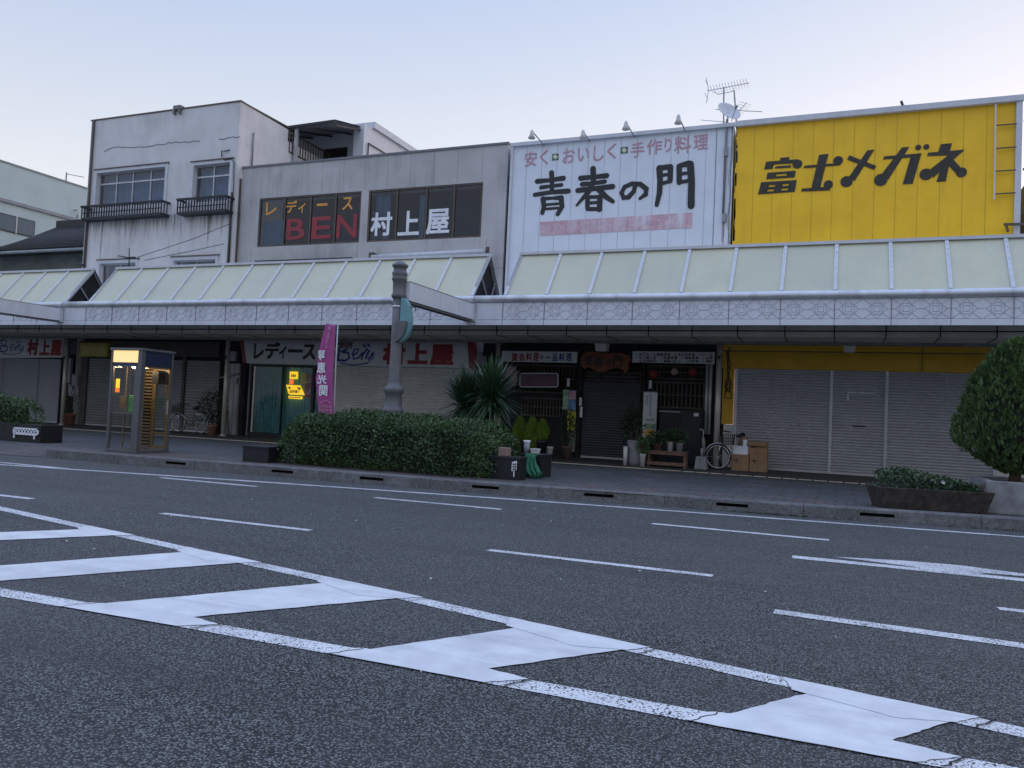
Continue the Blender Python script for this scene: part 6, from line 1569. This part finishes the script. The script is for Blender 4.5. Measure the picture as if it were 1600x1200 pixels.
mb = MB(); mb.box(x1-.055,x1-.02,y0+.10,y0+.14,zb+.08,zl); mb.box(x1-.055,x1-.02,y1-.09,y1-.051,zb+.08,zl); mb.box(x1-.055,x1-.02,y0+.141,y1-.091,zl-.04,zl-.001); part(T, "door_frame", mb, M['gold'])
mb = MB(); mb.box(x0+.055,x0+.40,y0+.30,y0+.62,.98,1.01); part(T, "shelf", mb, M['booth'])
mb = MB(); mb.box(x0+.06,x0+.26,y0+.48,y0+.70,1.011,1.40); ph = part(T, "telephone", mb, M['phone'], bev=.02)
mb = MB(); mb.tube([(x0+.29,y0+.50,1.37),(x0+.32,y0+.50,1.30),(x0+.32,y0+.50,1.20),(x0+.29,y0+.50,1.13)], [.03,.02,.02,.03], 10); part(ph, "handset", mb, M['phone'])
mb = MB(); mb.tube([(x0+.29,y0+.5,1.13),(x0+.36,y0+.48,.98),(x0+.33,y0+.5,.85),(x0+.24,y0+.52,1.0)], .008, 6); part(ph, "cord", mb, M['chrome'])
mb = MB(); mb.box(x0+.055,x0+.06,y0+.12,y0+.22,1.45,1.75); part(T, "yellow_reflection", mb, M['refl_yellow'])  # glowing patch put in for the street sign's reflection in the booth
mb = MB(); mb.box(x0+.061,x0+.064,y0+.12,y0+.22,1.45,1.55); part(T, "red_reflection", mb, M['refl_orange'])  # red part of the same reflection, also a glowing patch
mb = MB(); mb.box(x0+.055,x0+.06,y0+.26,y0+.42,1.10,1.38); part(T, "paper_notice", mb, M['gold'])
mb = MB(); mb.box(x1-.30,x1-.12,y1-.30,y1-.10,1.68,1.95); part(T, "dark_box", mb, M['iron'])
mb = MB(); mb.box(x1-.018,x1+.02,y1-.11,y1-.09,1.0,1.30); part(T, "door_handle", mb, M['chrome'])

# ================================================================== ROOFTOP AND WALL FITTINGS
for (hp, bp, lab) in (((831,211),(851,223),"small sign lamp on an arm, leftmost above the white sign front"),((911,211),(921,216.5),"small sign lamp on an arm, second from the left above the white front"),((978,197),(991,209),"small sign lamp on an arm, above the second green square"),((1060,187.5),(1071,200.5),"small sign lamp on an arm, nearest the satellite dish")):
    X, zb_ = onY(*bp, YW); hy, hz = onX(*hp, X)
    if hy < YW-2.5: hy = YW-1.1
    T = thing("sign_lamp", lab, "lamp", (X, YW, zb_), "sign lamps above the white sign front")
    hz = onX(*hp, X)[1] if hy > YW-2.4 else zb_+.35
    mb = MB(); mb.tube([(X,YW+.1,zb_-.1),(X,hy+.05,hz+.12)], .018, 6); part(T, "arm", mb, M['greypot'])
    mb = MB(); mb.lathe(X,hy,[(.035,hz+.15),(.06,hz+.08),(.07,hz),(.115,hz-.10),(.10,hz-.11)],14); part(T, "shade", mb, M['lamp_white'])
YA = 24.2
A3 = lambda px, py: (onY(px,py,YA)[0], YA, onY(px,py,YA)[1])
T = thing("television_antenna", "thin television antenna with combed booms on two masts above the yellow sign corner", "antenna", A3(1131, 205))
mb = MB(); mb.tube([A3(1130.5,225),A3(1131,136)], .022, 6); mb.tube([A3(1152,212),A3(1147,141)], .022, 6); part(T, "mast", mb, M['greypot'])
mb = MB(); mb.tube([A3(1105,142),A3(1171,129.5)], .014, 5); mb.tube([A3(1115,143),A3(1122,147.5),A3(1144,143),A3(1147,137)], .012, 5)
for k in range(13):
    p = A3(1112+k*4.6, 140.7-k*.87); mb.tube([(p[0],YA-.35,p[2]),(p[0],YA+.35,p[2])], .007, 4)
p = A3(1107,141); 
for s in (1, -1): mb.tube([p,(p[0]-.06,YA-.1*s,p[2]+.35*s)], .010, 4); mb.tube([(p[0]-.05,YA-.3,p[2]+.2*s),(p[0]-.05,YA+.3,p[2]+.2*s)], .008, 4)
part(T, "upper_boom", mb, M['trim_white'])
mb = MB(); mb.tube([A3(1118,171),A3(1191,174.5)], .014, 5); mb.tube([A3(1095,187.5),A3(1137,191)], .012, 5); mb.tube([A3(1149,180),A3(1167,160)], .014, 5)
for k in range(6):
    p = A3(1150+k*3, 178.5-k*3.4); mb.tube([(p[0]-.14,YA-.3,p[2]-.05),(p[0]+.14,YA+.3,p[2]+.05)], .007, 4)
part(T, "lower_boom", mb, M['trim_white'])
mb = MB(); p = A3(1133,210); mb.box(p[0]-.1,p[0]+.1,YA-.1,YA+.1,p[2]-.2,p[2]+.2); part(T, "bracket", mb, M['seam'])
T = thing("satellite_dish", "round grey white satellite dish mounted at the seam between the two sign fronts", "dish", A3(1141, 187))
cdir = Vector((.55, -.62, .55)).normalized(); c = Vector(A3(1140.5,186.5)); c.y -= .5
ux = cdir.cross(Vector((0,0,1))).normalized(); uy = ux.cross(cdir)
mb = MB(); mb.smooth = True; vs = []; fs = []; n = 24; rr = .36
for i in range(7):
    r = rr*i/6; 
    for k in range(n): a = 2*math.pi*k/n; vs.append(c+ux*r*math.cos(a)+uy*r*math.sin(a)+cdir*(.10*(r/rr)**2))
fs = [(i*n+k,i*n+(k+1) % n,(i+1)*n+(k+1) % n,(i+1)*n+k) for i in range(6) for k in range(n)]
mb.add(vs, fs); o = part(T, "reflector", mb, M['trim_white'], fix=False); md = o.modifiers.new("solid", 'SOLIDIFY'); md.thickness = .015
mb = MB(); mb.tube([c+uy*-rr, c+cdir*.35-uy*.2], .012, 6); mb.tube([c+cdir*.32-uy*.2, c+cdir*.42-uy*.2], .035, 8); part(T, "feed_arm", mb, M['greypot'])
mb = MB(); mb.tube([c, c+Vector((-.05,.45,-.25)), c+Vector((-.05,.5,-.9))], .025, 6); part(T, "mount", mb, M['greypot'])
mb = MB(); p = onY(1411,165,YW); q = onY(1411,171.5,YW); T = thing("rooftop_fitting", "tiny dark fitting perched on the white top edge of the yellow sign", "fitting", (p[0], YW, q[1]))
mb.lathe(p[0],YW+.05,[(.05,q[1]-.03),(.07,q[1]+.06),(.05,q[1]+.14)],10); part(T, "base", mb, M['seam']); mb = MB(); mb.tube([(p[0],YW+.05,q[1]+.12),(p[0]-.05,YW-.05,q[1]+.22)], .035, 8); part(T, "head", mb, M['logo'])
# antenna on the canopy ridge at left
YT = 20.0; A4 = lambda px, py: (onY(px,py,YT)[0], YT, onY(px,py,YT)[1])
T = thing("small_antenna", "small dark antenna rising above the left arcade canopy ridge", "antenna", A4(201, 410))
mb = MB(); mb.tube([A4(201.5,418),A4(202,388)], .018, 6); part(T, "mast", mb, M['iron'])
mb = MB(); mb.tube([A4(184,399),A4(201,402.5)], .012, 5); mb.tube([A4(183,401),A4(216,403.5)], .010, 5); mb.tube([A4(196,403),A4(211,402.5)], .035, 6); mb.tube([A4(112,413),A4(126,413.5),A4(133,415)], .016, 5); mb.tube([A4(124,413.2),A4(131,414.5)], .04, 6); part(T, "boom", mb, M['iron'])
# rolled awning on the grey building
YAw = YW-.35
T = thing("rolled_awning", "rolled white awning with dark end pole above the arcade canopy roof", "awning", (gx(665,397,YAw), YAw, gz(665,397,YAw)))
mb = MB(); a = onY(581,401.5,YAw); c = onY(757,392.5,YAw); mb.tube([(a[0],YAw,a[1]),(c[0],YAw,c[1])], .075, 10); part(T, "roll", mb, M['trim_white'])
mb = MB(); p = onY(760,385,YAw); q = onY(760,440,YAw); mb.bar((p[0],YAw+.1,p[1]),(p[0],YAw+.1,q[1]),.10,.08); mb.box(a[0]-.1,a[0]+.08,YAw-.05,YW,a[1]-.12,a[1]+.15); part(T, "bracket", mb, M['frame'])
mb = MB(); mb.tube([(c[0]-.1,YAw-.05,c[1]-.12),(c[0]-1.6,YAw-.1,c[1]-.26),(c[0]-3.2,YAw-.02,c[1]-.2)], .022, 6); mb.tube([(c[0]-.1,YAw-.1,c[1]-.18),(c[0]-1.2,YAw-.15,c[1]-.4)], .018, 6); part(T, "folding_arm", mb, M['trim_white'])
T = thing("dark_awning_box", "slim dark awning cassette on the grey wall just above the canopy", "awning", (gx(472,407,YAw), YAw, gz(472,407,YAw)))
mb = MB(); a = onY(398,409,YAw); c = onY(548,404.5,YAw); mb.box(a[0],c[0],YAw,YW-.005,(a[1]+c[1])/2-.06,(a[1]+c[1])/2+.05); part(T, "cassette", mb, M['iron'])
mb = MB(); mb.box(a[0],c[0],YAw-.03,YAw-.002,(a[1]+c[1])/2-.13,(a[1]+c[1])/2-.02); part(T, "valance", mb, M['trim_white'])
